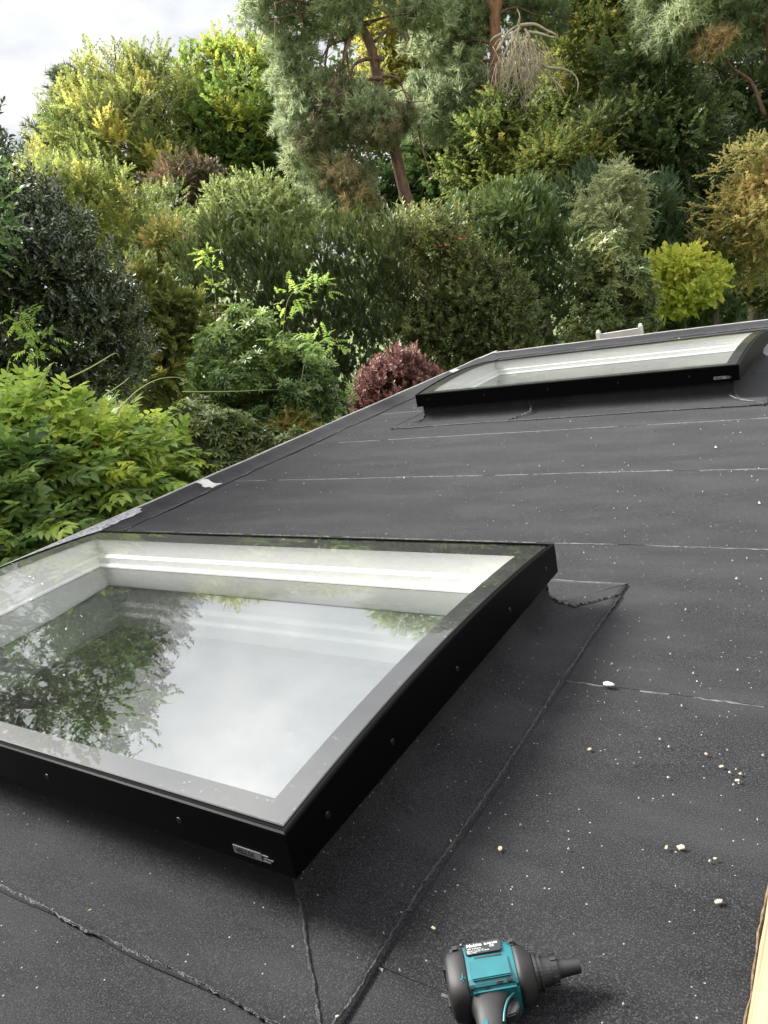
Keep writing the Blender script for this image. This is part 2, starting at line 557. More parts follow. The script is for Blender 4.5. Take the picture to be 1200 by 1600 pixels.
# edge trims: felt swept up on a raised edge with a pale metal lip
def edge_profile(along, fixed, inward, a0, a1, name_seed):
    """inward: +1/-1 direction towards the roof; along 'y' or 'x'"""
    prof = [(0.21, 0.0065), (0.15, 0.010), (0.10, 0.022), (0.055, 0.042), (0.02, 0.053), (0.012, 0.054)]
    lip = [(0.013, 0.0535), (0.010, 0.060), (-0.004, 0.060), (-0.006, 0.040)]
    fas = [(-0.006, 0.042), (-0.008, -0.20), (0.02, -0.20)]
    n = 90
    outp = []
    for nm, pr, mt in (('edge_upstand', prof, M['felt']), ('edge_lip', lip, M['lip']), ('fascia', fas, M['fascia'])):
        V, Fc = [], []
        for i in range(n + 1):
            t = a0 + (a1 - a0) * i / n
            wob = 0.006 * mnoise.noise(Vector((t * 2.1, name_seed, 0))) if nm != 'fascia' else 0
            for k, (d, z) in enumerate(pr):
                dd = fixed + inward * d * (1 + (0.12 * mnoise.noise(Vector((t * 1.7, 4, name_seed))) if nm == 'edge_upstand' and k < 3 else 0))
                zz_ = z + wob * (z / .06 if nm != 'fascia' else 0)
                V.append(U(dd, t, zz_) if along == 'y' else U(t, dd, zz_))
        m = len(pr)
        for i in range(n):
            for k in range(m - 1):
                q = (i * m + k, i * m + k + 1, (i + 1) * m + k + 1, (i + 1) * m + k)
                Fc.append(q)
        link(nm, mesh_py(nm, V, Fc), mt, roof, smooth=(nm == 'edge_upstand'))
edge_profile('y', XL, 1, YN, YF, 1)
edge_profile('x', YF, -1, XL, XR, 2)
# sheet edge line along the upstand
ribbon('lap_line', [U(XL + .214, y, 0.0115) for y in np.linspace(0.5, YF - .2, 60)], 0.006, 0.0012, M['chalk'], roof, 0.5, gaps=0.44, seed=41)
ribbon('lap_line', [U(x, YF - .212, 0.0085) for x in np.linspace(XL + .2, XR, 40)], 0.006, 0.0012, M['chalk'], roof, 0.5, gaps=0.5, seed=42)

# worn silvery patches on the left edge
def patch_on_edge(y0, y1, d0, d1, mat, seed):
    prof = [(0.21, 0.0065), (0.15, 0.010), (0.10, 0.022), (0.055, 0.042), (0.02, 0.053), (0.012, 0.054)]
    ds = [p[0] for p in prof][::-1]; zs = [p[1] for p in prof][::-1]
    n = 26; m = 7
    V, Fc = [], []
    rg = random.Random(seed)
    for i in range(n + 1):
        y = y0 + (y1 - y0) * i / n
        e0 = d0 + rg.uniform(-.006, .006); e1 = d1 + rg.uniform(-.02, .02) * (d1 - d0) / .2
        for k in range(m):
            d = e0 + (e1 - e0) * k / (m - 1)
            dd = d * (1 + (0.12 * mnoise.noise(Vector((y * 1.7, 4, 1))) if d > 0.05 else 0))
            yy = y + (rg.uniform(-.02, .02) if i in (0, n) else 0)
            V.append(U(XL + dd, yy, float(np.interp(d, ds, zs)) + 0.005))
    for i in range(n):
        for k in range(m - 1):
            Fc.append((i * m + k, i * m + k + 1, (i + 1) * m + k + 1, (i + 1) * m + k))
    link('worn_patch', mesh_py('worn_patch', V, Fc), mat, roof)
patch_on_edge(3.87, 3.96, 0.02, 0.17, M['lip'], 3)
patch_on_edge(2.4, 3.3, 0.012, 0.08, M['foil'], 4)
patch_on_edge(8.1, 8.28, 0.0, 0.07, M['lip'], 5)
patch_on_edge(8.95, 9.5, 0.0, 0.03, M['lip'], 6)

# the body of the building under the felt, open below the skylights
def slab_parts():
    zt, zb = -0.03, -0.22
    x0, x1, y0, y1 = XL + .02, XR, YN, YF - .02
    hs = sorted(HOLES, key=lambda h: h[2])
    yy = y0
    for h in hs:
        box('roof_deck', x0 * S, x1 * S, yy * S, h[2] * S, zb * S, zt * S, M['plaster'], roof)
        box('roof_deck', x0 * S, h[0] * S, h[2] * S, h[3] * S, zb * S, zt * S, M['plaster'], roof)
        box('roof_deck', h[1] * S, x1 * S, h[2] * S, h[3] * S, zb * S, zt * S, M['plaster'], roof)
        yy = h[3]
    box('roof_deck', x0 * S, x1 * S, yy * S, y1 * S, zb * S, zt * S, M['plaster'], roof)
    t = 0.25
    zw = zb * S
    box('wall', (x0 + .05) * S, (x0 + .05) * S + t, y0 * S, y1 * S - .05, GROUND - .3, zw, M['brick'], roof)
    box('wall', (x1 - .05) * S - t, (x1 - .05) * S, y0 * S, y1 * S - .05, GROUND - .3, zw, M['brick'], roof)
    box('wall', (x0 + .05) * S + t, (x1 - .05) * S - t, y0 * S, y0 * S + t, GROUND - .3, zw, M['brick'], roof)
    box('wall', (x0 + .05) * S + t, (x1 - .05) * S - t, y1 * S - .05 - t, y1 * S - .05, GROUND - .3, zw, M['brick'], roof)
    box('house_wall', (XL - 1.2) * S, 1.6, y0 * S - .55, y0 * S - .25, GROUND - .3, 3.6, M['brick'], roof)
    box('room_floor', (x0 + .05) * S + t, (x1 - .05) * S - t, y0 * S + t, y1 * S - .05 - t, -2.75, -2.6, M['floor'], roof)
slab_parts()

# kerbs dressed with felt: one swept skirt per side, mitred at the corners
def kerb(rect, back_kink):
    x0, x1, y0, y1 = rect
    kx0, kx1, ky0, ky1 = x0 + .045, x1 - .045, y0 + .03, y1 - .02
    prof = [(0.0, 0.145), (0.002, 0.065), (0.009, 0.038), (0.025, 0.022), (0.05, 0.0135), (0.09, 0.0105), (0.20, 0.009), (0.225, 0.0085), (0.226, 0.002)]
    sides = {
        'front': ((kx0, ky0), (kx1, ky0), (0, -1)),
        'right': ((kx1, ky0), (kx1, ky1), (1, 0)),
        'back': ((kx1, ky1), (kx0, ky1), (0, 1)),
        'left': ((kx0, ky1), (kx0, ky0), (-1, 0))}
    for nm, (a, b, nrm) in sides.items():
        n = 60
        tx, ty = (b[0] - a[0]), (b[1] - a[1])
        ln = math.hypot(tx, ty); tx /= ln; ty /= ln
        V, Fc = [], []
        for i in range(n + 1):
            t = i / n
            for k, (d, z) in enumerate(prof):
                # mitre: ends run out with the skirt
                s = -d + (ln + 2 * d) * t
                jit = (0.012 * mnoise.noise(Vector((s * 3 + a[0], nrm[0] * 5 + nrm[1] * 3, d)))) * (d / .22)
                bmp = 0.004 * mnoise.noise(Vector((s * 5, d * 9, nrm[0] + 2 * nrm[1]))) * (1 if 0 < k < 7 else 0)
                V.append(U(a[0] + tx * s + nrm[0] * (d + jit), a[1] + ty * s + nrm[1] * (d + jit), z + bmp))
        m = len(prof)
        for i in range(n):
            for k in range(m - 1):
                Fc.append((i * m + k, i * m + k + 1, (i + 1) * m + k + 1, (i + 1) * m + k))
        link('kerb_flashing', mesh_py('kerb_flashing', V, Fc), M['felt'], roof, smooth=True)
    # torched beads
    e = .222
    zr = 0.0095
    def jl(p0, p1, amp, n=40, sd=0):
        o = []
        for i in range(n + 1):
            t = i / n
            x = p0[0] + (p1[0] - p0[0]) * t; y = p0[1] + (p1[1] - p0[1]) * t
            o.append(U(x + amp * mnoise.noise(Vector((x * 3, y * 3, sd))), y + amp * mnoise.noise(Vector((x * 3, y * 3, sd + 9))), zr))
        return o
    ribbon('torch_seam', jl((kx1 + e, ky1 + .12), (kx1 + e - .01, ky0 - e - .05), .012, sd=1), 0.0054, 0.0020, M['bitumen'], roof, 0.5, 0.007, seed=11)
    ribbon('torch_seam', jl((kx0 - e, ky0 - e), (kx1 + e - .02, ky0 - e), .012, sd=2), 0.0054, 0.0020, M['bitumen'], roof, 0.5, 0.007, seed=12)
    ribbon('torch_seam', jl((kx0 - e, ky0 - e), (kx0 - e, ky1 + e), .012, sd=3), 0.009, 0.003, M['bitumen'], roof, 0.5, 0.01, seed=13)
    ribbon('lap_line', jl((kx0 - e, ky1 + e), (kx1 + .16, ky1 + e), .012, sd=4), 0.005, 0.002, M['chalk'], roof, 0.5, 0.01, seed=14)
    def corner(cx, cy, sx, sy):
        o = []
        for d, z in prof[:7]:
            o.append(U(cx + sx * d * 1.0, cy + sy * d * 1.0, z + .003))
        o.append(U(cx + sx * .215, cy + sy * .25, .011))
        return o
    ribbon('torch_seam', corner(kx1, ky0, 1, -1), 0.0065, 0.003, M['bitumen'], roof, 0.3, 0.009, seed=15)
    ribbon('torch_seam', corner(kx0, ky0, -1, -1), 0.008, 0.003, M['bitumen'], roof, 0.6, 0.006, seed=16)
    ribbon('torch_seam', [U(kx1 + .003, ky1, .14), U(kx1 + .004, ky1 + .003, .05), U(kx1 + .02, ky1 + .02, .03), U(kx1 + .06, ky1 + .02, .016), U(kx1 + .09, ky1 + .01, .014), U(kx1 + .225, ky1 + .125, .012)],
           0.010, 0.004, M['bitumen'], roof, 0.6, 0.005, seed=17)
kerb(NEAR, True)
kerb(FAR, False)
# joint in the felt on the front face of the far kerb
fx = FAR[0] + 1.02
ribbon('torch_seam', [U(fx, FAR[2] + .026, .12), U(fx + .01, FAR[2] + .02, .07), U(fx + .012, FAR[2] - .03, .035), U(fx - .05, FAR[2] - .10, .017), U(fx - .10, FAR[2] - .19, .012)], 0.014, 0.005, M['bitumen'], roof, 0.7, 0.006, seed=31)
fx = FAR[1] - .02
ribbon('lap_line', [U(fx - .04, FAR[2] - .02, .045), U(fx + .02, FAR[2] - .06, .022), U(fx + .12, FAR[2] - .12, .014)], 0.007, 0.002, M['chalk'], roof, 0.6, 0.01, seed=32)
ribbon('lap_line', [U(FAR[0] - .16, FAR[2] - .17, .013), U(FAR[0] - .03, FAR[2] - .06, .016), U(FAR[0] + .03, FAR[2] + .01, .03)], 0.006, 0.002, M['chalk'], roof, 0.6, 0.01, seed=33)
ribbon('lap_line', [U(FAR[0] - .16, FAR[2] - .18, .013), U(FAR[0] + .0, FAR[2] - .08, .016), U(FAR[0] + .05, FAR[2] - .03, .022)], 0.006, 0.002, M['chalk'], roof, 0.6, 0.01, seed=34)

# ------------------------------------------------------------------ skylights
def text_mesh(body, size, extrude=0.0004, bold=False):
    cu = bpy.data.curves.new('lettering', 'FONT')
    cu.body = body; cu.size = size; cu.extrude = extrude
    cu.align_x = 'LEFT'
    if bold: cu.offset = size * 0.018
    cu.resolution_u = 2
    o = bpy.data.objects.new('lettering_tmp', cu)
    COL.objects.link(o)
    dg = bpy.context.evaluated_depsgraph_get()
    me = bpy.data.meshes.new_from_object(o.evaluated_get(dg))
    bpy.data.objects.remove(o)
    return me

def arc(y):
    """rise of the curved lid over its edge, survey units; y in 0..1 across"""
    return 0.041 * (1 - (2 * y - 1) ** 2)

def skylight(rect, label):
    x0, x1, y0, y1 = rect
    root = empty('skylight', U((x0 + x1) / 2, (y0 + y1) / 2, 0), label, 'skylight', 'curved glass skylights on the felt roof')
    W_, D_ = x1 - x0, y1 - y0
    cx, cy = (x0 + x1) / 2, (y0 + y1) / 2
    ZE = 0.25
    def P(u, v, z): # u,v survey units from the lid's corner
        return U(x0 + u, y0 + v, z)
    nY = 40
    # black frame: outer skin, rounded lip, inner drop, underside
    lipw = 0.020
    V, Fc = [], []
    loops = []
    def ring(ins, dz, follow=True, zabs=None):
        idx = []
        vs = [ins + (D_ - 2 * ins) * i / nY for i in range(nY + 1)]
        pts = []
        pts += [(ins, v) for v in vs]                      # left side
        pts += [(W_ - ins, v) for v in reversed(vs)]       # right side
        for u, v in pts:
            z = (ZE + arc(v / D_) + dz) if zabs is None else zabs
            idx.append(len(V)); V.append(P(u, v, z))
        loops.append(idx)
    ring(0.022, 0, zabs=0.142)
    ring(0.0, 0, zabs=0.14)
    ring(0.0, -0.006)
    ring(0.0018, -0.0022)
    ring(0.006, 0.0)
    ring(0.014, -0.001)
    ring(0.016, -0.02)
    for a, b in zip(loops[:-1], loops[1:]):
        n = len(a)
        for i in range(n):
            j = (i + 1) % n
            Fc.append((a[i], a[j], b[j], b[i]))
    fme = mesh_py('frame', V, Fc)
    link('frame', fme, M['black'], root)
    # gasket under the gap
    V, Fc, loops = [], [], []
    def ring2(ins, dz):
        idx = []
        vs = [ins + (D_ - 2 * ins) * i / nY for i in range(nY + 1)]
        for u, v in [(ins, v) for v in vs] + [(W_ - ins, v) for v in reversed(vs)]:
            idx.append(len(V)); V.append(P(u, v, ZE + arc(v / D_) + dz))
        loops.append(idx)
    ring2(0.0155, -0.013); ring2(0.04, -0.013)
    n = len(loops[0])
    for i in range(n):
        j = (i + 1) % n
        Fc.append((loops[0][i], loops[0][j], loops[1][j], loops[1][i]))
    link('gasket', mesh_py('gasket', V, Fc), M['gasket'], root)
    # cover glass with black enamel rim below it
    def sheet(ins_l, ins_r, ins_f, ins_b, dz, mat, name, hole=None):
        V, Fc = [], []
        us = [ins_l, W_ - ins_r]
        if hole: us = [ins_l, hole[0], W_ - hole[1], W_ - ins_r]
        vs = [ins_f + (D_ - ins_f - ins_b) * i / nY for i in range(nY + 1)]
        if hole: vs = sorted(set(vs) | {hole[2], D_ - hole[3]})
        for v in vs:
            for u in us: V.append(P(u, v, ZE + arc(v / D_) + dz))
        m = len(us)
        for j in range(len(vs) - 1):
            for i in range(m - 1):
                cu_, cv_ = (us[i] + us[i + 1]) / 2, (vs[j] + vs[j + 1]) / 2
                if hole and hole[0] < cu_ < W_ - hole[1] and hole[2] < cv_ < D_ - hole[3]: continue
                Fc.append((j * m + i, j * m + i + 1, (j + 1) * m + i + 1, (j + 1) * m + i))
        return link(name, mesh_py(name, V, Fc), mat, root, smooth=True)
    sheet(.023, .023, .023, .023, -0.003, M['cover'], 'cover_glass')
    hl = (.138, .092, .082, .142)
    sheet(.023, .023, .023, .023, -0.0075, M['enamel'], 'glass_border', hole=hl)
    # white inner frame: two faces with a ledge between
    def tub(name, levels, mat):
        V, Fc = [], []
        for (il, ir, jf, jb, z) in levels:
            n2 = 12
            pts = []
            vs = [jf + (D_ - jf - jb) * i / n2 for i in range(n2 + 1)]
            pts = [(il, v) for v in vs] + [(W_ - ir, v) for v in reversed(vs)]
            for u, v in pts:
                zz_ = z if z < 0.24 else z + arc(v / D_)
                V.append(P(u, v, zz_))
        m = len(V) // len(levels)
        for a in range(len(levels) - 1):
            for i in range(m):
                j = (i + 1) % m
                Fc.append((a * m + i, (a + 1) * m + i, (a + 1) * m + j, a * m + j))
        return link(name, mesh_py(name, V, Fc), mat, root)
    tub('inner_frame', [(.130, .085, .075, .135, .2412), (.131, .086, .076, .136, .175),
                        (.165, .118, .108, .168, .170), (.167, .120, .110, .170, .138), (.190, .143, .133, .193, .134), (.191, .144, .134, .194, .1255)], M['pvc'])
    box('inner_pane', *(np.array([x0 + .158, x1 - .146]) * S), *(np.array([y0 + .136, y1 - .176]) * S), .1235 * S, .1245 * S, M['pane'], root)
    # pane as a single sheet
    tub('shaft_lining', [(.150, .138, .128, .168, .117), (.152, .14, .13, .17, -.225), (.13, .12, .11, .15, -.235)], M['plaster'])
    # screws
    def screw(p, nrm):
        bm = bmesh.new()
        bmesh.ops.create_cone(bm, cap_ends=True, segments=14, radius1=.0075, radius2=.0062, depth=.003)
        bmesh.ops.create_cone(bm, cap_ends=True, segments=6, radius1=.003, radius2=.003, depth=.0042)
        q = Vector(nrm).to_track_quat('Z', 'Y').to_matrix().to_4x4()
        bmesh.ops.transform(bm, matrix=Matrix.Translation(p) @ q, verts=bm.verts)
        link('screw', bm_mesh('screw', bm), M['screw'], root)
    for v in (.13, .40, .75, 1.12, 1.44):
        for u, nx in ((W_, 1), (0, -1)):
            screw(Vector(P(u, v, .195)), (nx, 0, 0))
    for u in (.12, .65, 1.2, 1.75, 2.25):
        screw(Vector(P(u, 0, .195)), (0, -1, 0))
    # maker's plate on the front face
    pl = box('nameplate', *(np.array([x1 - .165, x1 - .085]) * S), y0 * S - .0012, y0 * S + .001, .158 * S, .178 * S, M['plate'], root)
    me = text_mesh('VELUX', .0155, .0002, True)
    me.transform(Matrix.Translation(Vector(((x1 - .161) * S, y0 * S - .0015, .1622 * S))) @ Matrix.Rotation(math.pi / 2, 4, 'X'))
    lo = link('lettering', me, M['ink'], None)
    lo.parent = pl
    ex = []
    for k, (a, b) in enumerate(((0, .022), (.004, .03), (0, .018))):
        bm = bmesh.new()
        box_bm(bm, (x1 - .083 + a) * S, (x1 - .083 + b) * S, y0 * S - .0012, y0 * S + .0005, (.159 + .007 * k) * S, (.162 + .007 * k) * S)
        ex.append(bm_mesh('plate_mark', bm))
        link('plate_mark', ex[-1], M['plate'], root)
    return root

skylight(NEAR, 'large black framed skylight nearest the camera, reflecting clouds and leafy branches')
skylight(FAR, 'black framed skylight at the far end of the roof, seen nearly edge on')

# ------------------------------------------------------------------ timber batten at the right edge
bt = empty('timber_batten', U(-.12, 1.0, 0), 'pale sawn timber batten along the roof edge, bottom right corner', 'timber')
def batten():
    bm = bmesh.new()
    n = 60
    rg = random.Random(4)
    V, Fc = [], []
    for i in range(n + 1):
        y = -0.6 + 3.6 * i / n
        j = rg.uniform(-.0015, .0015)
        for x, z in ((XR + .006 + j, -.05), (XR + .006 + j, .018), (XR + .010, .022), (-.055, .022), (-.05, .018), (-.05, -.05)):
            V.append(U(x, y, z))
    for i in range(n):
        for k in range(5):
            Fc.append((i * 6 + k, i * 6 + k + 1, (i + 1) * 6 + k + 1, (i + 1) * 6 + k))
    Fc.append(tuple(range(5, -1, -1))); Fc.append(tuple(range(n * 6, n * 6 + 6)))
    link('board', mesh_py('board', V, Fc), M['wood'], bt)
    # splintered sawn edge
    ribbon('splintered_edge', [U(XR + .002 + .004 * mnoise.noise(Vector((y * 9, 0, 0))), y, .012) for y in np.linspace(-.3, 2.4, 120)], 0.005, 0.003, bark_mat('splinter', (.07, .04, .02), (.26, .18, .1), 60), bt, 0.35, 0.014, seed=71)
batten()

# ------------------------------------------------------------------ cordless blower
def blower():
    tip = onz(908, 1471, .055); back = onz(702, 1512, .05)
    u = Vector(tip - back); u.z = 0; u.normalize()
    c = Vector(onz(768, 1517, .062)); c.z = 0.0435
    root = empty('cordless_blower', (c.x, c.y, 0), 'teal and black cordless blower lying on its side on the felt', 'power tool')
    wv = Vector((0, 0, 1)); v = wv.cross(u) * -1   # towards the handle
    tiltm = Matrix.Rotation(math.radians(4), 3, u)
    B = Matrix((u, v, wv)).transposed()
    X = Matrix.Translation(c) @ B.to_4x4() @ Matrix.Scale(0.77, 4)
    def put(name, me, mat, parent=root, smooth=False, bevel=None):
        me.transform(X)
        o = bpy.data.objects.new(name, me); COL.objects.link(o); me.materials.append(mat)
        o.parent = parent
        o.matrix_parent_inverse = Matrix.Translation(-Vector(root.location)) if parent is root else Matrix()
        if smooth:
            me.polygons.foreach_set('use_smooth', [True] * len(me.polygons))
        return o
    def loft(sections, seg=28, power=3.0):
        """sections: (u, v centre, w centre, half v, half w) superellipse rings along u"""
        V, Fc = [], []
        for (uu, vc, wc, hv, hw, pw) in sections:
            for k in range(seg):
                a = 2 * math.pi * k / seg
                ca, sa = math.cos(a), math.sin(a)
                V.append((uu, vc + hv * math.copysign(abs(ca) ** (2 / pw), ca), wc + hw * math.copysign(abs(sa) ** (2 / pw), sa)))
        for i in range(len(sections) - 1):
            for k in range(seg):
                k2 = (k + 1) % seg
                Fc.append((i * seg + k, i * seg + k2, (i + 1) * seg + k2, (i + 1) * seg + k))
        Fc.append(tuple(range(seg - 1, -1, -1)))
        n0 = (len(sections) - 1) * seg
        Fc.append(tuple(range(n0, n0 + seg)))
        return mesh_py('loft', V, Fc)
    # casing
    body = put('casing', loft([(-.060, -.004, 0, .050, .044, 3), (-.058, -.004, 0, .054, .047, 3.4), (-.03, -.004, 0, .056, .049, 3.6), (.02, -.003, 0, .055, .048, 3.6), (.045, -.002, 0, .052, .046, 3.4), (.050, -.002, 0, .047, .042, 3)]), M['teal'], smooth=False)
    # raised side panel and recessed crease
    bm = bmesh.new(); box_bm(bm, -.040, .036, -.006, .036, .046, .0505); bmesh.ops.bevel(bm, geom=bm.edges[:], offset=.002, segments=2, affect='EDGES')
    put('side_panel', bm_mesh('side_panel', bm), M['teal'], body)
    bm = bmesh.new(); box_bm(bm, -.028, .024, -.013, -.0095, .046, .0488)
    put('crease', bm_mesh('crease', bm), M['grey'], body)
    # rear intake housing
    rear = put('rear_housing', loft([(-.088, 0, 0, .034, .030, 2.2), (-.086, 0, 0, .048, .042, 2.4), (-.080, 0, 0, .056, .050, 2.6), (-.062, -.001, 0, .0585, .052, 3), (-.050, -.002, 0, .0575, .051, 3.2), (-.046, -.002, 0, .054, .048, 3.2)]), M['rubber'], smooth=True)
    for k in range(7):
        a = 2 * math.pi * k / 7
        bm = bmesh.new(); box_bm(bm, -.0905, -.086, .012, .040, -.0025, .0025)
        bmesh.ops.rotate(bm, verts=bm.verts, matrix=Matrix.Rotation(a, 3, 'X'))
        put('intake_rib', bm_mesh('intake_rib', bm), M['grey'], rear)
    bm = bmesh.new(); box_bm(bm, -.074, -.052, -.050, -.030, .030, .052); bmesh.ops.bevel(bm, geom=bm.edges[:], offset=.006, segments=3, affect='EDGES')
    put('bumper', bm_mesh('bumper', bm), M['rubber'], rear)
    bm = bmesh.new(); box_bm(bm, -.060, -.0505, .016, .034, .040, .0535); bmesh.ops.bevel(bm, geom=bm.edges[:], offset=.004, segments=3, affect='EDGES')
    put('vent', bm_mesh('vent', bm), M['teal'], rear)
    # front cone and nozzle
    front = put('front_cone', loft([(.047, -.002, 0, .0525, .0465, 3), (.056, -.002, 0, .052, .046, 2.6), (.066, -.001, 0, .047, .043, 2.3), (.076, 0, 0, .038, .036, 2), (.083, 0, 0, .032, .031, 2)]), M['rubber'], smooth=True)
    bm = bmesh.new(); box_bm(bm, .040, .056, -.046, -.030, .030, .049); bmesh.ops.bevel(bm, geom=bm.edges[:], offset=.004, segments=3, affect='EDGES')
    put('bumper', bm_mesh('bumper', bm), M['rubber'], front)
    def lathe(pr, seg=28, mat=None, name='nozzle', parent=root):
        V, Fc = [], []
        for uu, r in pr:
            for k in range(seg):
                a = 2 * math.pi * k / seg
                V.append((uu, r * math.cos(a), r * math.sin(a)))
        for i in range(len(pr) - 1):
            for k in range(seg):
                k2 = (k + 1) % seg
                Fc.append((i * seg + k, i * seg + k2, (i + 1) * seg + k2, (i + 1) * seg + k))
        return put(name, mesh_py(name, V, Fc), mat, parent)
    noz = lathe([(.080, .029), (.080, .035), (.0845, .035), (.085, .031), (.089, .031), (.0895, .0345), (.0925, .0345), (.093, .0275), (.112, .0250), (.1125, .0265), (.124, .0255), (.1245, .019), (.128, .0165), (.168, .0135), (.168, .0112), (.13, .0125)], mat=M['grey'])
    for k in range(10):
        a = 2 * math.pi * k / 10
        bm = bmesh.new(); box_bm(bm, .113, .1235, -.003, .003, .0245, .0275)
        bmesh.ops.rotate(bm, verts=bm.verts, matrix=Matrix.Rotation(a, 3, 'X'))
        put('grip_rib', bm_mesh('grip_rib', bm), M['rubber'], noz)
    # handle: rings along a slanted line
    h0 = Vector((-.012, .046, 0)); h1 = Vector((-.028, .165, 0))
    V, Fc = [], []
    seg = 24
    secs = [(-.02, .046, .040, .0), (.06, .041, .034, 0), (.2, .031, .0255, 0), (.42, .0265, .0205, 0), (.7, .025, .0195, 0), (.95, .027, .021, 0), (1.0, .031, .024, 0)]
    for t, ha, hb, _ in secs:
        p = h0.lerp(h1, t)
        for k in range(seg):
            a = 2 * math.pi * k / seg; ca, sa = math.cos(a), math.sin(a)
            V.append((p.x + ha * math.copysign(abs(ca) ** .8, ca), p.y, hb * math.copysign(abs(sa) ** .8, sa)))
    for i in range(len(secs) - 1):
        for k in range(seg):
            k2 = (k + 1) % seg
            Fc.append((i * seg + k, i * seg + k2, (i + 1) * seg + k2, (i + 1) * seg + k))
    Fc.append(tuple(range(seg))); Fc.append(tuple(range(len(secs) * seg - 1, (len(secs) - 1) * seg - 1, -1)))
    handle = put('handle', mesh_py('handle', V, Fc), M['rubber'], smooth=True)
    # teal collar running from the casing down the grip's front
    bm = bmesh.new()
    for (a0, a1, b0, b1, z0, z1) in ((-.046, .046, .040, .052, -.041, .0425),):
        box_bm(bm, a0, a1, b0, b1, z0, z1)
    bmesh.ops.bevel(bm, geom=bm.edges[:], offset=.006, segments=3, affect='EDGES')
    put('collar', bm_mesh('collar', bm), M['teal'], body)
    strip = tube_data(curve_pts([(.034, .050, .022), (.020, .062, .021), (.010, .08, .019), (.004, .1, .0165)], 6), [.0022] * 19, 8)
    put('teal_line', mesh_py('teal_line', *strip), M['teal'], handle)
    strip = tube_data(curve_pts([(.036, .048, -.026), (.022, .062, -.026), (.013, .08, -.0225)], 6), [.0022] * 13, 8)
    put('teal_line', mesh_py('teal_line', *strip), M['teal'], handle)
    bm = bmesh.new(); box_bm(bm, -.034, -.022, .092, .125, .017, .0212); bmesh.ops.bevel(bm, geom=bm.edges[:], offset=.002, segments=2, affect='EDGES')
    put('teal_insert', bm_mesh('teal_insert', bm), M['teal'], handle)
    # trigger
    V = [(.020, .050, -.010), (.034, .052, -.010), (.040, .062, -.010), (.037, .075, -.010), (.030, .084, -.010), (.010, .088, -.010)]
    n = len(V); V2 = V + [(a, b, .012) for a, b, _ in V]
    Fc = [tuple(range(n - 1, -1, -1)), tuple(range(n, 2 * n))] + [(i, (i + 1) % n, n + (i + 1) % n, n + i) for i in range(n)]
    tm = mesh_py('trigger', V2, Fc)
    bm = bmesh.new(); bm.from_mesh(tm); bmesh.ops.bevel(bm, geom=bm.edges[:], offset=.0025, segments=2, affect='EDGES')
    put('trigger', bm_mesh('trigger', bm), M['grey'])
    # screws and lock button
    for (a, b, z) in ((.030, .042, .0435), (-.028, .108, .0215), (-.040, .044, .042)):
        bm = bmesh.new(); bmesh.ops.create_cone(bm, cap_ends=True, segments=14, radius1=.0048, radius2=.0042, depth=.003)
        bmesh.ops.translate(bm, verts=bm.verts, vec=(a, b, z)); bmesh.ops.create_cone(bm, cap_ends=True, segments=6, radius1=.0018, radius2=.0018, depth=.002, matrix=Matrix.Translation((a, b, z + .0012)))
        put('screw', bm_mesh('screw', bm), M['screw'])
    bm = bmesh.new(); box_bm(bm, .004, .017, .0385, .0455, .040, .0455); bmesh.ops.bevel(bm, geom=bm.edges[:], offset=.002, segments=2, affect='EDGES')
    put('lock_button', bm_mesh('lock_button', bm), M['rubber'])
    # battery foot (runs out of the picture)
    bm = bmesh.new(); box_bm(bm, -.085, .03, .166, .215, -.036, .036); bmesh.ops.bevel(bm, geom=bm.edges[:], offset=.008, segments=3, affect='EDGES')
    put('battery', bm_mesh('battery', bm), M['rubber'])
    # rating sticker on the upper shoulder of the casing
    sv = -.033
    T = Matrix.Translation((-.003, sv, .0487)) @ Matrix.Rotation(math.radians(9), 4, 'X')
    bm = bmesh.new(); box_bm(bm, -.040, .030, -.0155, .0155, -.0012, .0012); bmesh.ops.bevel(bm, geom=[e for e in bm.edges if abs(e.verts[0].co.z - e.verts[1].co.z) > .001], offset=.003, segments=2, affect='EDGES')
    bmesh.ops.transform(bm, matrix=T, verts=bm.verts)
    st = put('rating_label', bm_mesh('rating_label', bm), M['sticker'])
    for body_, size, px, py in (('Makita', .0115, -.037, -.0035), ('DAS180', .0078, -.002, -.0035), ('18V Lithium', .0058, -.037, .0035), ('CE', .0075, .008, .0035),
                                ('Blower  0.1-0.6 mm', .0042, -.037, .008), ('Max 3.2 m3/min  0-18000', .0042, -.037, .0115), ('Made in PRC', .0036, -.037, .0145)):
        me = text_mesh(body_, size, .0002, size > .007)
        # letters run along u, their up is away from the handle
        me.transform(T @ Matrix.Translation((px, py, .0016)) @ Matrix.Diagonal((1, -1, 1, 1)))
        me.flip_normals()
        put('lettering', me, M['white'], st)
    return root
blower()

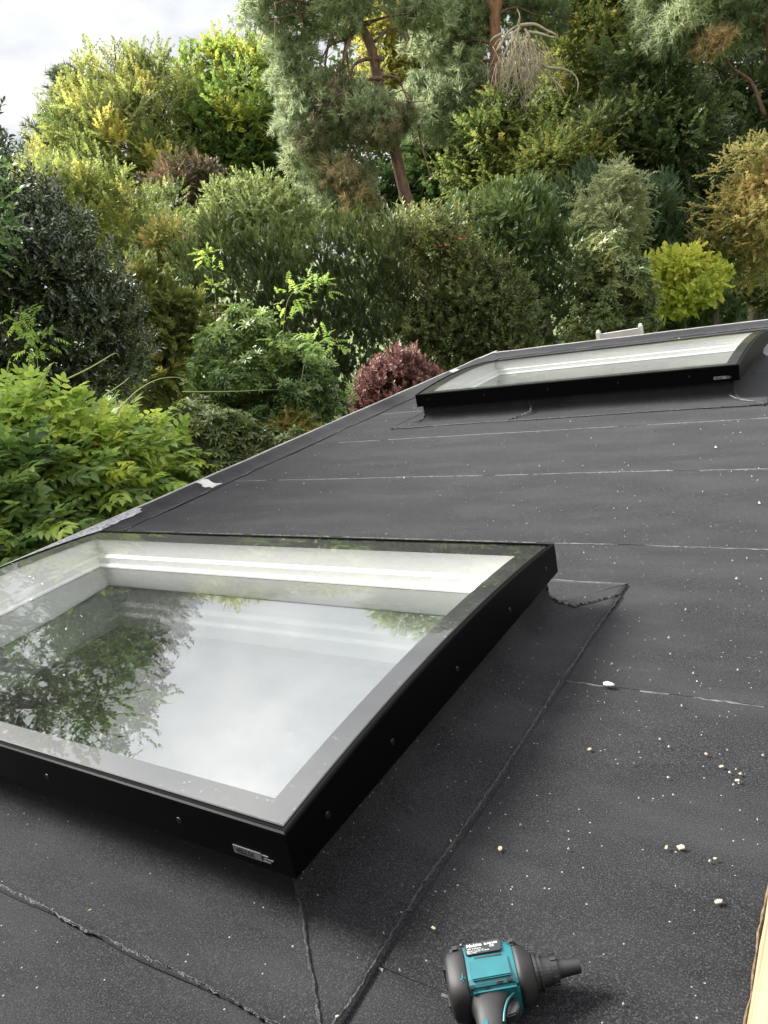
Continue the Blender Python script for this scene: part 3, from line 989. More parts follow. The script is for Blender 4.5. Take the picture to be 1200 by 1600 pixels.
# ------------------------------------------------------------------ foliage templates: growth along +Y, upper side +Z, unit length
def leaf(base, direction, normal, length, width, fold=0.18, rich=False, bend=0.0):
    b = np.array(base, float); d = np.array(direction, float); d /= np.linalg.norm(d)
    n = np.array(normal, float); n -= d * n.dot(d); n /= (np.linalg.norm(n) + 1e-9)
    s = np.cross(d, n)
    if rich:
        V = [b, b + d * length * .30 + s * width * .46 + n * fold * width, b + d * length * .30 - s * width * .46 + n * fold * width,
             b + d * length * .66 + s * width * .34 + n * (fold * width - bend * length * .4), b + d * length * .66 - s * width * .34 + n * (fold * width - bend * length * .4),
             b + d * length - n * bend * length, b + d * length * .5 - n * bend * length * .2]
        T = [(0, 1, 6), (0, 6, 2), (1, 3, 6), (2, 6, 4), (3, 5, 6), (4, 6, 5)]
    else:
        V = [b, b + d * length * .45 + s * width * .5 + n * fold * width, b + d * length - n * bend * length, b + d * length * .45 - s * width * .5 + n * fold * width]
        T = [(0, 1, 2), (0, 2, 3)]
    return V, T

class Tpl:
    def __init__(self): self.V, self.T, self.id = [], [], []; self.n = 0
    def add(self, vt):
        V, T = vt
        o = len(self.V)
        self.V += list(V); self.T += [tuple(i + o for i in t) for t in T]
        self.id += [self.n] * len(V); self.n += 1
    def done(self):
        return np.array(self.V, float), np.array(self.T, int), np.array(self.id), self.n

def rnd3(rg, s=1.0): return rg.normal(size=3) * s

def tpl_spray(seed, leaves=12, ll=.18, lw=.13, rich=False, droop=.15, flat=.35):
    rg = np.random.default_rng(seed); t = Tpl()
    t.add(leaf((0, 0, 0), (0, 1, -.05), (0, 0, 1), .95, .012, 0))
    for i in range(leaves):
        f = (i + .6) / leaves; sd = 1 if i % 2 else -1
        base = (0, f * .85, -droop * f * f)
        d = np.array([sd * (1.0 - .6 * f), .55 + .5 * f, -.1]) + rnd3(rg, .18)
        n = np.array([0, 0, 1.0]) + rnd3(rg, flat)
        t.add(leaf(base, d, n, ll * rg.uniform(.75, 1.15), lw * rg.uniform(.8, 1.15), .15, rich, .08))
    return t.done()

def tpl_pine(seed, needles=21, L_=.55):
    rg = np.random.default_rng(seed); t = Tpl()
    for i in range(needles):
        f = rg.uniform(0.05, 1)
        a = rg.uniform(0, 2 * math.pi)
        d = np.array([math.cos(a), rg.uniform(.5, 1.1), math.sin(a)])
        b = np.array([0, f * .6, 0]); d /= np.linalg.norm(d)
        s = np.cross(d, rnd3(rg)); s /= np.linalg.norm(s)
        l = L_ * rg.uniform(.7, 1.1)
        t.V += [b + s * .036, b - s * .036, b + d * l]; k = len(t.V)
        t.T.append((k - 3, k - 2, k - 1)); t.id += [t.n] * 3; t.n += 1
    return t.done()

def tpl_frond(seed, n=11, w=.10, spread=.5):
    """flat scaly conifer plume"""
    rg = np.random.default_rng(seed); t = Tpl()
    t.add(leaf((0, 0, 0), (0, 1, 0), (0, 0, 1), 1.0, .07, .1))
    for i in range(n):
        f = (i + .5) / n; sd = 1 if i % 2 else -1
        d = np.array([sd * spread * rg.uniform(.7, 1.2), 1.0, rg.normal(0, .25)])
        t.add(leaf((0, f * .8, 0), d, (rg.normal(0, .4), 0, 1), (.45 - .25 * f) * rg.uniform(.8, 1.2), w * rg.uniform(.7, 1.2), .15))
    return t.done()

def tpl_sprig(seed, leaves=11, ll=.34, lw=.16, rich=False, up=.7):
    """shoot with leaves all round, stiff and shiny"""
    rg = np.random.default_rng(seed); t = Tpl()
    t.add(leaf((0, 0, 0), (0, 1, 0), (0, 0, 1), .95, .02, 0))
    for i in range(leaves):
        f = (i + .5) / leaves; a = i * 2.4 + rg.normal(0, .3)
        d = np.array([math.cos(a), up + .5 * f, math.sin(a)]) + rnd3(rg, .12)
        t.add(leaf((0, f * .9, 0), d, (-math.cos(a) * .5, 1, -math.sin(a) * .5), ll * rg.uniform(.75, 1.1), lw * rg.uniform(.8, 1.1), .28, rich))
    return t.done()

def tpl_whorl(seed, leaves=9, ll=.85, lw=.27, rich=True):
    rg = np.random.default_rng(seed); t = Tpl()
    for i in range(leaves):
        a = 2 * math.pi * i / leaves + rg.normal(0, .2)
        d = np.array([math.cos(a), rg.uniform(-.05, .55), math.sin(a)])
        t.add(leaf((0, rg.uniform(0, .15), 0), d, (0, 1, 0), ll * rg.uniform(.75, 1.1), lw * rg.uniform(.85, 1.15), .14, rich, .12))
    for i in range(3):
        a = 2.1 * i + rg.normal(0, .4)
        t.add(leaf((0, .12, 0), (math.cos(a) * .5, 1, math.sin(a) * .5), (-math.cos(a), .5, -math.sin(a)), ll * .55, lw * .7, .2, rich))
    return t.done()

def tpl_pinnate(seed, pairs=5, ll=.34, lw=.155):
    rg = np.random.default_rng(seed); t = Tpl()
    def rach(f): return np.array([0.05 * math.sin(f * 3 + seed), f, .10 * math.sin(f * 2.2) - .26 * f * f])
    for k in range(4):
        a, b = rach(k / 4), rach((k + 1) / 4)
        t.V += [a + [.006, 0, 0], a - [.006, 0, 0], b]; n = len(t.V); t.T.append((n - 3, n - 2, n - 1)); t.id += [t.n] * 3
    t.n += 1
    for i in range(pairs):
        f = .24 + .70 * i / (pairs - 1)
        for sd in (1, -1):
            d = np.array([sd * 1.0, .45 + .25 * f, -.35 - .2 * f]) + rnd3(rg, .12)
            t.add(leaf(rach(f), d, (sd * -.25, .1, 1), ll * rg.uniform(.8, 1.1) * (1.0 - .25 * abs(f - .6)), lw * rg.uniform(.85, 1.15), .12, True, .14))
    t.add(leaf(rach(.99), (0, 1, -.45), (0, .3, 1), ll * .95, lw, .12, True, .1))
    return t.done()

# ------------------------------------------------------------------ foliage scatter
def sublobes(lobes, per, size, rg, squash=.85):
    o = []
    for c, r, ti in lobes:
        c = np.array(c); r = np.array(r)
        o.append((c, r * .72, ti))
        for k in range(per):
            d = rg.normal(size=3); d /= np.linalg.norm(d)
            d[2] = d[2] * .9 + .1
            f = rg.uniform(.5, 1.02)
            rr = r.mean() * size * rg.uniform(.4, 1.35)
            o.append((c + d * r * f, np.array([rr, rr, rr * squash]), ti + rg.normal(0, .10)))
    return o

def scatter(name, tpls, lobes, n, size, mat, parent, seed=0, up=.35, rand=.45, outw=.8, shell=(.72, 1.16), tint_sd=.10, leaf_sd=.08, zmin=None, keep_back=.25, per=7, sub=.42, flat=False, squash=.85, xmax=None, ztint=0.0, gaps=True, stray=.12):
    rg = np.random.default_rng(seed + 1000)
    n = int(n * .86) if n > 1000 else n
    SL = sublobes(lobes, per, sub, rg, squash) if per else [(np.array(c), np.array(r), t) for c, r, t in lobes]
    C = np.array([s[0] for s in SL]); RR = np.array([s[1] for s in SL]); TI = np.array([s[2] for s in SL])
    wgt = (RR[:, 0] * RR[:, 2] + RR[:, 0] * RR[:, 1]); wgt = wgt / wgt.sum()
    m = int(n * 3.0)
    idx = rg.choice(len(SL), m, p=wgt)
    d = rg.normal(size=(m, 3)); d /= np.linalg.norm(d, axis=1, keepdims=True)
    f = rg.uniform(shell[0], shell[1], (m, 1))
    inner = rg.uniform(size=(m, 1)) < .12
    f = np.where(inner, rg.uniform(.25, .7, (m, 1)), f)
    pos = C[idx] + d * RR[idx] * f
    # crown centre to camera weighting: fewer on the far side
    ctr = (C * wgt[:, None]).sum(0)
    tocam = CAM - ctr; tocam /= np.linalg.norm(tocam)
    facing = (d @ tocam)
    gf = ((pos - ctr) @ tocam) / (np.abs((pos - ctr) @ tocam).max() + 1e-6)
    p = np.where((facing < -.25) | (gf < -.45), keep_back, 1.0)
    keep = rg.uniform(size=m) < p
    # drop those buried deep inside other lobes
    if len(SL) > 1:
        ins = np.zeros(m, int)
        for k in range(len(SL)):
            q = (pos - C[k]) / (RR[k] * .62)
            ins += ((q ** 2).sum(1) < 1)
        keep &= (ins == 0) | inner[:, 0] | (rg.uniform(size=m) < .12)
    fr_ = 2 * math.pi / (RR[:, 0].mean() * 1.5 + 1e-6)
    def wav(k_, fq):
        a_ = np.zeros(m)
        for q in range(5):
            kv = rg.normal(size=3); kv /= np.linalg.norm(kv)
            a_ += np.sin(pos @ kv * fq * rg.uniform(.6, 1.7) + rg.uniform(0, 6.28))
        return a_ / 2.2
    if gaps:
        keep &= (wav(0, fr_) > -.55) | (rg.uniform(size=m) < .22)
    out_ = (rg.uniform(size=m) < stray) & (d[:, 2] > -.3)
    pos = np.where(out_[:, None], pos + d * RR[idx] * rg.uniform(.08, .5, (m, 1)), pos)
    patch = wav(1, fr_ * .45) * .10
    if zmin is not None: keep &= pos[:, 2] > zmin
    keep &= pos[:, 2] > GROUND + .02
    if xmax is not None: keep &= pos[:, 0] < xmax
    pos, d, idx, patch, out_ = pos[keep][:n], d[keep][:n], idx[keep][:n], patch[keep][:n], out_[keep][:n]
    n = len(pos)
    ax = d * outw + np.array([0, 0, up]) + np.array([0, 0, .6]) * out_[:, None] + rg.normal(size=(n, 3)) * rand
    ax /= np.linalg.norm(ax, axis=1, keepdims=True)
    nr = np.array([0, 0, 1.0]) + d * .55 + rg.normal(size=(n, 3)) * .3
    if flat: nr = np.array([0, 0, 1.0]) + rg.normal(size=(n, 3)) * .25
    nr = nr - ax * (nr * ax).sum(1, keepdims=True)
    nr /= (np.linalg.norm(nr, axis=1, keepdims=True) + 1e-9)
    sx = np.cross(ax, nr)
    Rm = np.stack([sx, ax, nr], axis=2)       # columns
    sc = size * rg.uniform(.65, 1.25, n)
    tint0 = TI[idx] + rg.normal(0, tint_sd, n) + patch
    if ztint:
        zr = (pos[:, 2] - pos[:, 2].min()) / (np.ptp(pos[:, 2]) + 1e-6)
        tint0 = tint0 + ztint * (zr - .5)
    which = rg.integers(0, len(tpls), n)
    Vs, Ts, Tn = [], [], []
    off = 0
    for k, (tv, tt, tid, nl) in enumerate(tpls):
        sel = np.where(which == k)[0]
        if not len(sel): continue
        v = np.einsum('nij,vj->nvi', Rm[sel], tv) * sc[sel][:, None, None] + pos[sel][:, None, :]
        lt = rg.normal(0, leaf_sd, (len(sel), nl))
        tn = tint0[sel][:, None] + lt[:, tid]
        Vs.append(v.reshape(-1, 3)); Tn.append(tn.reshape(-1))
        Ts.append((tt[None] + (np.arange(len(sel)) * len(tv))[:, None, None] + off).reshape(-1, 3))
        off += len(sel) * len(tv)
    V = np.concatenate(Vs); T = np.concatenate(Ts); tn = np.clip(np.concatenate(Tn), 0, 1)
    return leaf_object(name, V, T, tn, mat, parent)

TRIS = [0]
def leaf_object(name, V, T, tn, mat, parent):
    me = bpy.data.meshes.new(name)
    me.vertices.add(len(V)); me.vertices.foreach_set('co', V.astype(np.float32).ravel())
    me.loops.add(len(T) * 3); me.loops.foreach_set('vertex_index', T.astype(np.int32).ravel())
    me.polygons.add(len(T))
    me.polygons.foreach_set('loop_start', np.arange(0, len(T) * 3, 3, dtype=np.int32))
    at_ = me.attributes.new('tint', 'FLOAT', 'POINT'); at_.data.foreach_set('value', tn.astype(np.float32))
    me.update()
    TRIS[0] += len(T)
    o = link(name, me, mat, parent)
    o['kind'] = 'stuff'
    return o

def PL(px, py, rx, ry, D, dd=0.0, tint=.5, depth=None):
    """ellipsoid lobe seen at a pixel with pixel radii, at distance D+dd"""
    c = at(px, py, D + dd)
    k = np.linalg.norm(c - CAM) / F_PX
    return (c, (rx * k, (depth if depth else rx * k), ry * k), tint)

def limb(pts, r0, r1, seg=7, n=6):
    P = curve_pts(pts, n)
    m = len(P)
    return tube_data(P, [r0 + (r1 - r0) * (i / (m - 1)) ** .8 for i in range(m)], seg)

def woody(name, parts, mat, parent):
    return link(name, mesh_py(name, *join_data(parts)), mat, parent, smooth=True)

def tree(name, label, cat, lobes, tpls, n, size, mat, trunk=None, tr=.16, bark='bark', seed=0, limbs=True, group=None, fol='crown', base=None, **kw):
    cs = np.array([l[0] for l in lobes])
    c = cs.mean(0)
    b = base if base is not None else (c[0], c[1])
    root = empty(name, (b[0], b[1], GROUND), label, cat, group)
    rg = random.Random(seed)
    top = Vector((c[0], c[1], cs[:, 2].max()))
    if trunk is None:
        trunk = [Vector((b[0], b[1], GROUND - .1)), Vector((b[0] * .7 + c[0] * .3 + rg.uniform(-.1, .1), b[1] * .7 + c[1] * .3, GROUND * .6 + c[2] * .4)), Vector((c[0], c[1], c[2] * .75 + top.z * .25))]
    parts = [limb(trunk, tr, tr * .25, 9)]
    woody('trunk', parts, M[bark], root)
    if limbs:
        lp = []
        tp = curve_pts(trunk, 8)
        for l in lobes:
            lc = Vector(l[0])
            cand = [p for p in tp if p.z < lc.z - .15 * (lc - p).length] or [tp[0]]
            s = min(cand, key=lambda p: (p - lc).length)
            mid = s.lerp(lc, .5) + Vector((rg.uniform(-.1, .1), rg.uniform(-.1, .1), rg.uniform(-.02, .12))) * (lc - s).length
            if (lc - s).length > .05:
                lp.append(limb([s, mid, lc], tr * .42, tr * .08, 6, 5))
            for k in range(4):
                d = Vector((rg.gauss(0, 1), rg.gauss(0, 1), rg.gauss(.3, 1))).normalized()
                e = lc + Vector((d.x * l[1][0], d.y * l[1][1], d.z * l[1][2])) * .85
                q = mid.lerp(lc, rg.uniform(.2, 1))
                lp.append(limb([q, q.lerp(e, .5) + Vector((0, 0, .06)) * (e - q).length, e], tr * .13, tr * .03, 5, 4))
        woody('limb', lp, M[bark], root)
    scatter(fol, tpls, lobes, n, size, mat, root, seed=seed, **kw)
    return root

LM = dict(
    hornbeam=leaf_mat('hornbeam_leaf', [(.045, .07, .022), (.095, .13, .038), (.17, .20, .05), (.36, .31, .06)], .5, .32),
    oak=leaf_mat('oak_leaf', [(0.029, 0.058, 0.016), (0.065, 0.117, 0.023), (0.137, 0.202, 0.029), (0.325, 0.338, 0.039)], .5, .32),
    copper=leaf_mat('copper_leaf', [(0.039, 0.039, 0.019), (0.078, 0.065, 0.033), (0.156, 0.091, 0.046), (0.260, 0.130, 0.065)], .55, .25),
    sallow=leaf_mat('sallow_leaf', [(.045, .07, .025), (.095, .13, .048), (.15, .19, .068), (.24, .25, .08)], .55, .3),
    pine=leaf_mat('pine_needles', [(.10, .135, .10), (.165, .215, .15), (.23, .28, .19), (.29, .31, .20)], .5, .34),
    pine_old=leaf_mat('old_pine_needles', [(0.105, 0.105, 0.061), (0.193, 0.184, 0.096), (0.298, 0.245, 0.123), (0.473, 0.333, 0.158)], .5, .34),
    pine_dark=leaf_mat('dark_needles', [(0.021, 0.038, 0.023), (0.052, 0.079, 0.045), (0.096, 0.131, 0.074), (0.158, 0.184, 0.096)], .5, .12),
    gold=leaf_mat('golden_leaf', [(.10, .13, .025), (.22, .22, .03), (.36, .31, .04), (.46, .37, .05)], .5, .4),
    maple=leaf_mat('deep_green_leaf', [(0.019, 0.042, 0.016), (0.042, 0.081, 0.026), (0.072, 0.124, 0.039), (0.130, 0.182, 0.052)], .5, .28),
    beech=leaf_mat('beech_leaf', [(0.029, 0.047, 0.016), (0.065, 0.098, 0.026), (0.130, 0.163, 0.039), (0.312, 0.260, 0.058)], .42, .3),
    beech_dark=leaf_mat('dark_beech_leaf', [(0.013, 0.026, 0.013), (0.031, 0.055, 0.023), (0.065, 0.098, 0.036), (0.143, 0.163, 0.052)], .42, .25),
    orange=leaf_mat('orange_leaf', [(.10, .12, .03), (.20, .19, .045), (.33, .26, .065), (.42, .25, .09)], .5, .38),
    thuja=leaf_mat('thuja', [(.010, .020, .006), (.021, .037, .011), (.040, .062, .017), (.085, .10, .026)], .55, .2),
    brown_thuja=leaf_mat('brown_thuja', [(.04, .06, .015), (.08, .105, .025), (.13, .15, .033), (.24, .16, .05)], .55, .2),
    cotoneaster=leaf_mat('small_leaf', [(.018, .030, .012), (.042, .062, .022), (.085, .11, .036), (.17, .19, .06)], .42, .2),
    berry=leaf_mat('red_berry', [(0.260, 0.039, 0.026), (0.416, 0.078, 0.039), (0.468, 0.117, 0.065)], .4, .1),
    yew=leaf_mat('yew', [(.016, .034, .012), (.036, .066, .02), (.066, .105, .03), (.12, .16, .045)], .5, .15),
    straw=leaf_mat('straw_leaf', [(.08, .10, .06), (.14, .165, .10), (.20, .225, .14), (.26, .27, .17)], .6, .3),
    cypress=leaf_mat('cypress', [(0.018, 0.039, 0.023), (0.039, 0.072, 0.042), (0.072, 0.114, 0.065), (0.117, 0.163, 0.085)], .55, .15),
    rhodo=leaf_mat('rhododendron_leaf', [(.025, .055, .018), (.062, .115, .036), (.115, .185, .052), (.21, .28, .07)], .32, .18, .5),
    rhodo_dull=leaf_mat('dull_rhododendron_leaf', [(.035, .055, .022), (.075, .11, .042), (.13, .17, .065), (.24, .23, .09)], .36, .18, .5),
    lime=leaf_mat('lime_leaf', [(.15, .20, .03), (.24, .29, .04), (.35, .38, .055), (.43, .41, .06)], .5, .42),
    box=leaf_mat('box_leaf', [(0.016, 0.034, 0.010), (0.034, 0.065, 0.017), (0.058, 0.098, 0.026)], .45, .15),
    holly=leaf_mat('holly_leaf', [(.020, .032, .021), (.040, .058, .036), (.068, .092, .053), (.14, .165, .07)], .17, .10, .9),
    wisteria=leaf_mat('wisteria_leaf', [(.035, .075, .02), (.10, .17, .04), (.22, .31, .055), (.44, .48, .06)], .36, .32, .5),
    wisteria_young=leaf_mat('young_wisteria_leaf', [(.12, .21, .03), (.21, .31, .04), (.32, .40, .05), (.42, .44, .06)], .45, .4),
    barberry=leaf_mat('barberry_leaf', [(.06, .02, .017), (.12, .045, .036), (.18, .08, .062), (.25, .14, .11)], .42, .2),
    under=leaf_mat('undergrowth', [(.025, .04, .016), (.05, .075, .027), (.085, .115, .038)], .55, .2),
    weed=leaf_mat('weed_leaf', [(0.130, 0.234, 0.078), (0.260, 0.364, 0.156)], .5, .3),
)
TP = dict(
    spray=[tpl_spray(i) for i in range(4)],
    spray_big=[tpl_spray(20 + i, 11, .23, .18) for i in range(3)],
    spray_hang=[tpl_spray(40 + i, 12, .2, .12, droop=.55) for i in range(3)],
    pine=[tpl_pine(i) for i in range(4)],
    frond=[tpl_frond(i) for i in range(3)],
    plume=[tpl_frond(10 + i, 11, .085, .42) for i in range(3)],
    sprig=[tpl_sprig(i) for i in range(3)],
    sprig_rich=[tpl_sprig(20 + i, 12, .36, .17, True, .5) for i in range(3)],
    whorl=[tpl_whorl(i) for i in range(3)],
    whorl_far=[tpl_whorl(i, rich=False) for i in range(3)],
    pinnate=[tpl_pinnate(i, 5) for i in range(3)] + [tpl_pinnate(9, 4)],
)

# ------------------------------------------------------------------ woodland behind everything
wl = []
rgw = random.Random(3)
for px in range(60, 1420, 62):
    top = 330 if px < 130 else 300 if px < 330 else (150 if px < 560 else -120)
    y = 520
    while y > top:
        wl.append(PL(px + rgw.uniform(-25, 25), y, rgw.uniform(45, 65), rgw.uniform(40, 60), 33, rgw.uniform(-2, 3), rgw.uniform(.15, .6)))
        y -= 72
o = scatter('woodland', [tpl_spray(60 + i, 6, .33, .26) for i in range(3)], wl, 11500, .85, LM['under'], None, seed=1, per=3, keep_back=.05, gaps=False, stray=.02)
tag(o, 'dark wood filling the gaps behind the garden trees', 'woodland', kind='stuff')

# ------------------------------------------------------------------ trees, far to near
tree('distant_tree', 'small dark far tree against the sky at the left edge', 'tree',
     [PL(18, 290, 34, 32, 36, tint=.4), PL(-30, 300, 40, 45, 36, tint=.4), PL(55, 300, 25, 30, 36, tint=.5), PL(10, 330, 60, 40, 36, tint=.3)], TP['spray'], 1500, .75, LM['maple'], seed=11, per=6)
tree('dark_pine', 'dark pine half hidden behind the tall olive tree at left', 'tree',
     [PL(118, 150, 26, 26, 29, tint=.45), PL(95, 215, 34, 26, 29, tint=.5), PL(90, 255, 35, 28, 29, tint=.5), PL(135, 200, 35, 60, 29, tint=.3), PL(90, 320, 45, 45, 29, tint=.4), PL(120, 270, 40, 50, 29, tint=.4)], TP['pine'], 3000, .42, LM['pine_dark'], seed=12, per=7, bark='pine_bark')
tree('hornbeam_tree', 'tall olive green tree with spiky top twigs at left', 'tree',
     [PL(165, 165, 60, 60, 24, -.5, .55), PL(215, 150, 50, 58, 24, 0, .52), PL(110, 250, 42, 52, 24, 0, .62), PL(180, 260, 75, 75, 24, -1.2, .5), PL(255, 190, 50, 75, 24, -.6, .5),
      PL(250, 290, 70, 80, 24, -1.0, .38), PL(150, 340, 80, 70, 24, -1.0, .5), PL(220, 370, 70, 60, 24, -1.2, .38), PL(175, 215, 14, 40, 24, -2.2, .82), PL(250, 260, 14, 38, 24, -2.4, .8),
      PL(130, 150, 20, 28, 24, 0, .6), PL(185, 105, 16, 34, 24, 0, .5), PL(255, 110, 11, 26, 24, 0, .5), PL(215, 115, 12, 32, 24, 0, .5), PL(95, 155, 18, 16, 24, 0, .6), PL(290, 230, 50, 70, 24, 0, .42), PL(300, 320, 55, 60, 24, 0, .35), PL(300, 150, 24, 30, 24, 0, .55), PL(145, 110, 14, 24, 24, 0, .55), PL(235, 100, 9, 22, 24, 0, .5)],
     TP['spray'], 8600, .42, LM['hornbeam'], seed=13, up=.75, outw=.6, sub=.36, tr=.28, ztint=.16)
tree('oak_tree', 'broad green tree with yellow flushed crown, left of the leaning pine', 'tree',
     [PL(345, 130, 45, 55, 25, 0, .6), PL(395, 120, 50, 48, 25, 0, .62), PL(435, 160, 50, 60, 25, 0, .55), PL(330, 200, 50, 65, 25, -1, .48), PL(400, 215, 65, 65, 25, -1.2, .42), PL(360, 275, 70, 55, 25, -1.4, .36),
      PL(365, 90, 14, 26, 25, 0, .65), PL(340, 95, 16, 26, 25, 0, .6), PL(450, 240, 45, 60, 25, -1, .4), PL(300, 150, 30, 40, 25, 0, .6), PL(385, 190, 28, 20, 25, -2.2, .75), PL(430, 330, 60, 50, 25, 0, .3)],
     TP['spray_big'], 5000, .45, LM['oak'], seed=14, tr=.3, ztint=.22)
tree('golden_tree', 'bright golden yellow tree glimpsed behind the leaning pine', 'tree',
     [PL(605, 70, 42, 48, 27, 0, .55), PL(650, 40, 45, 45, 27, 0, .5), PL(660, 115, 40, 40, 27, 0, .4), PL(600, 130, 35, 40, 27, 0, .35), PL(700, 20, 40, 40, 27, 0, .5)], TP['spray_big'], 1700, .55, LM['gold'], seed=15, tr=.2)
tree('deep_green_tree', 'deep green broadleaf tree filling the gap right of the pine trunk', 'tree',
     [PL(680, 260, 55, 60, 22.5, 0, .5), PL(725, 230, 55, 60, 22.5, 0, .55), PL(650, 320, 50, 50, 22.5, 0, .4), PL(715, 310, 60, 50, 22.5, -.8, .5), PL(770, 290, 45, 50, 22.5, 0, .4), PL(600, 330, 50, 40, 22.5, 0, .3)],
     TP['spray_big'], 3500, .55, LM['maple'], seed=16, tr=.25, flat=True)
tree('beech_tree', 'tall beech with golden tinged upper leaves, top centre right', 'tree',
     [PL(880, 40, 60, 60, 23, 0, .62), PL(930, 20, 65, 55, 23, 0, .62), PL(980, 60, 55, 55, 23, 0, .5), PL(905, 110, 60, 50, 23, -.8, .62), PL(960, 140, 60, 50, 23, -.8, .5), PL(850, 130, 40, 55, 23, 0, .55), PL(925, 180, 55, 45, 23, -1, .5), PL(870, 190, 50, 45, 23, -.5, .48), PL(940, -40, 90, 50, 23, 0, .6), PL(1010, 5, 50, 45, 23, 0, .5)],
     TP['spray'], 5000, .52, LM['beech'], seed=17, tr=.3, flat=True, squash=.6, sub=.4)
tree('dark_beech_tree', 'layered dark green beech to the left of the orange tree', 'tree',
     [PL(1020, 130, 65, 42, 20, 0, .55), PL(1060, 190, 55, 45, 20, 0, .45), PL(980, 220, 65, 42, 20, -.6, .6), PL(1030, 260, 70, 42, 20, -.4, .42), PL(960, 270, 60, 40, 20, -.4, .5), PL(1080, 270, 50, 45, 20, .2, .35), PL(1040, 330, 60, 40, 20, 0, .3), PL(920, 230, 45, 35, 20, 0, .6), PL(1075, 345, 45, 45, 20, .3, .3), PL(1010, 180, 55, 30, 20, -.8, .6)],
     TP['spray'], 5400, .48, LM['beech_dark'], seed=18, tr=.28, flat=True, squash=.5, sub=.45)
tree('olive_beech_tree', 'olive green beech below the hanging dead branches', 'tree',
     [PL(778, 175, 26, 34, 19.2, .2, .35), PL(765, 250, 45, 45, 19.2, 0, .4), PL(740, 290, 45, 40, 19.2, .2, .42), PL(815, 235, 55, 42, 19.2, 0, .55), PL(870, 250, 60, 45, 19.2, -.4, .6), PL(800, 290, 50, 35, 19.2, -.2, .7), PL(850, 300, 55, 40, 19.2, -.4, .5), PL(905, 300, 50, 45, 19.2, -.2, .42), PL(925, 250, 30, 35, 19.2, -.8, .65), PL(770, 210, 35, 35, 19.2, 0, .4)],
     TP['spray'], 4200, .44, LM['beech'], seed=19, tr=.22, flat=True, squash=.6)
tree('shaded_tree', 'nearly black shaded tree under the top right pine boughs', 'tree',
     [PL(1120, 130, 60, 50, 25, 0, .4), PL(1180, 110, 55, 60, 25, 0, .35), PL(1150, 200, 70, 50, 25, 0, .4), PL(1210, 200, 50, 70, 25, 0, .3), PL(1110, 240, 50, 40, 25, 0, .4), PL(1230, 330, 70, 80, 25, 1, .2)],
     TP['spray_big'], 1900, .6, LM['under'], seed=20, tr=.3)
tree('orange_maple', 'small tree turning orange and yellow at the right edge', 'tree',
     [PL(1170, 250, 40, 24, 17, 0, .45), PL(1190, 300, 50, 28, 17, 0, .6), PL(1140, 330, 42, 24, 17, -.3, .5), PL(1185, 350, 50, 28, 17, -.2, .62), PL(1125, 365, 30, 20, 17, -.2, .35), PL(1165, 395, 55, 24, 17, 0, .35), PL(1215, 400, 50, 36, 17, 0, .3), PL(1130, 405, 34, 20, 17, .2, .2), PL(1215, 260, 50, 40, 17, 0, .5)],
     TP['spray'], 1700, .34, LM['orange'], seed=21, tr=.09, flat=True, squash=.3, sub=.55, base=tuple(at(1108, 500, 17.5)[:2]),
     trunk=[Vector((*at(1112, 500, 17.3)[:2], GROUND)), Vector(at(1118, 445, 17.3)), Vector(at(1142, 405, 17.2)), Vector(at(1160, 340, 17.1)), Vector(at(1170, 270, 17))])

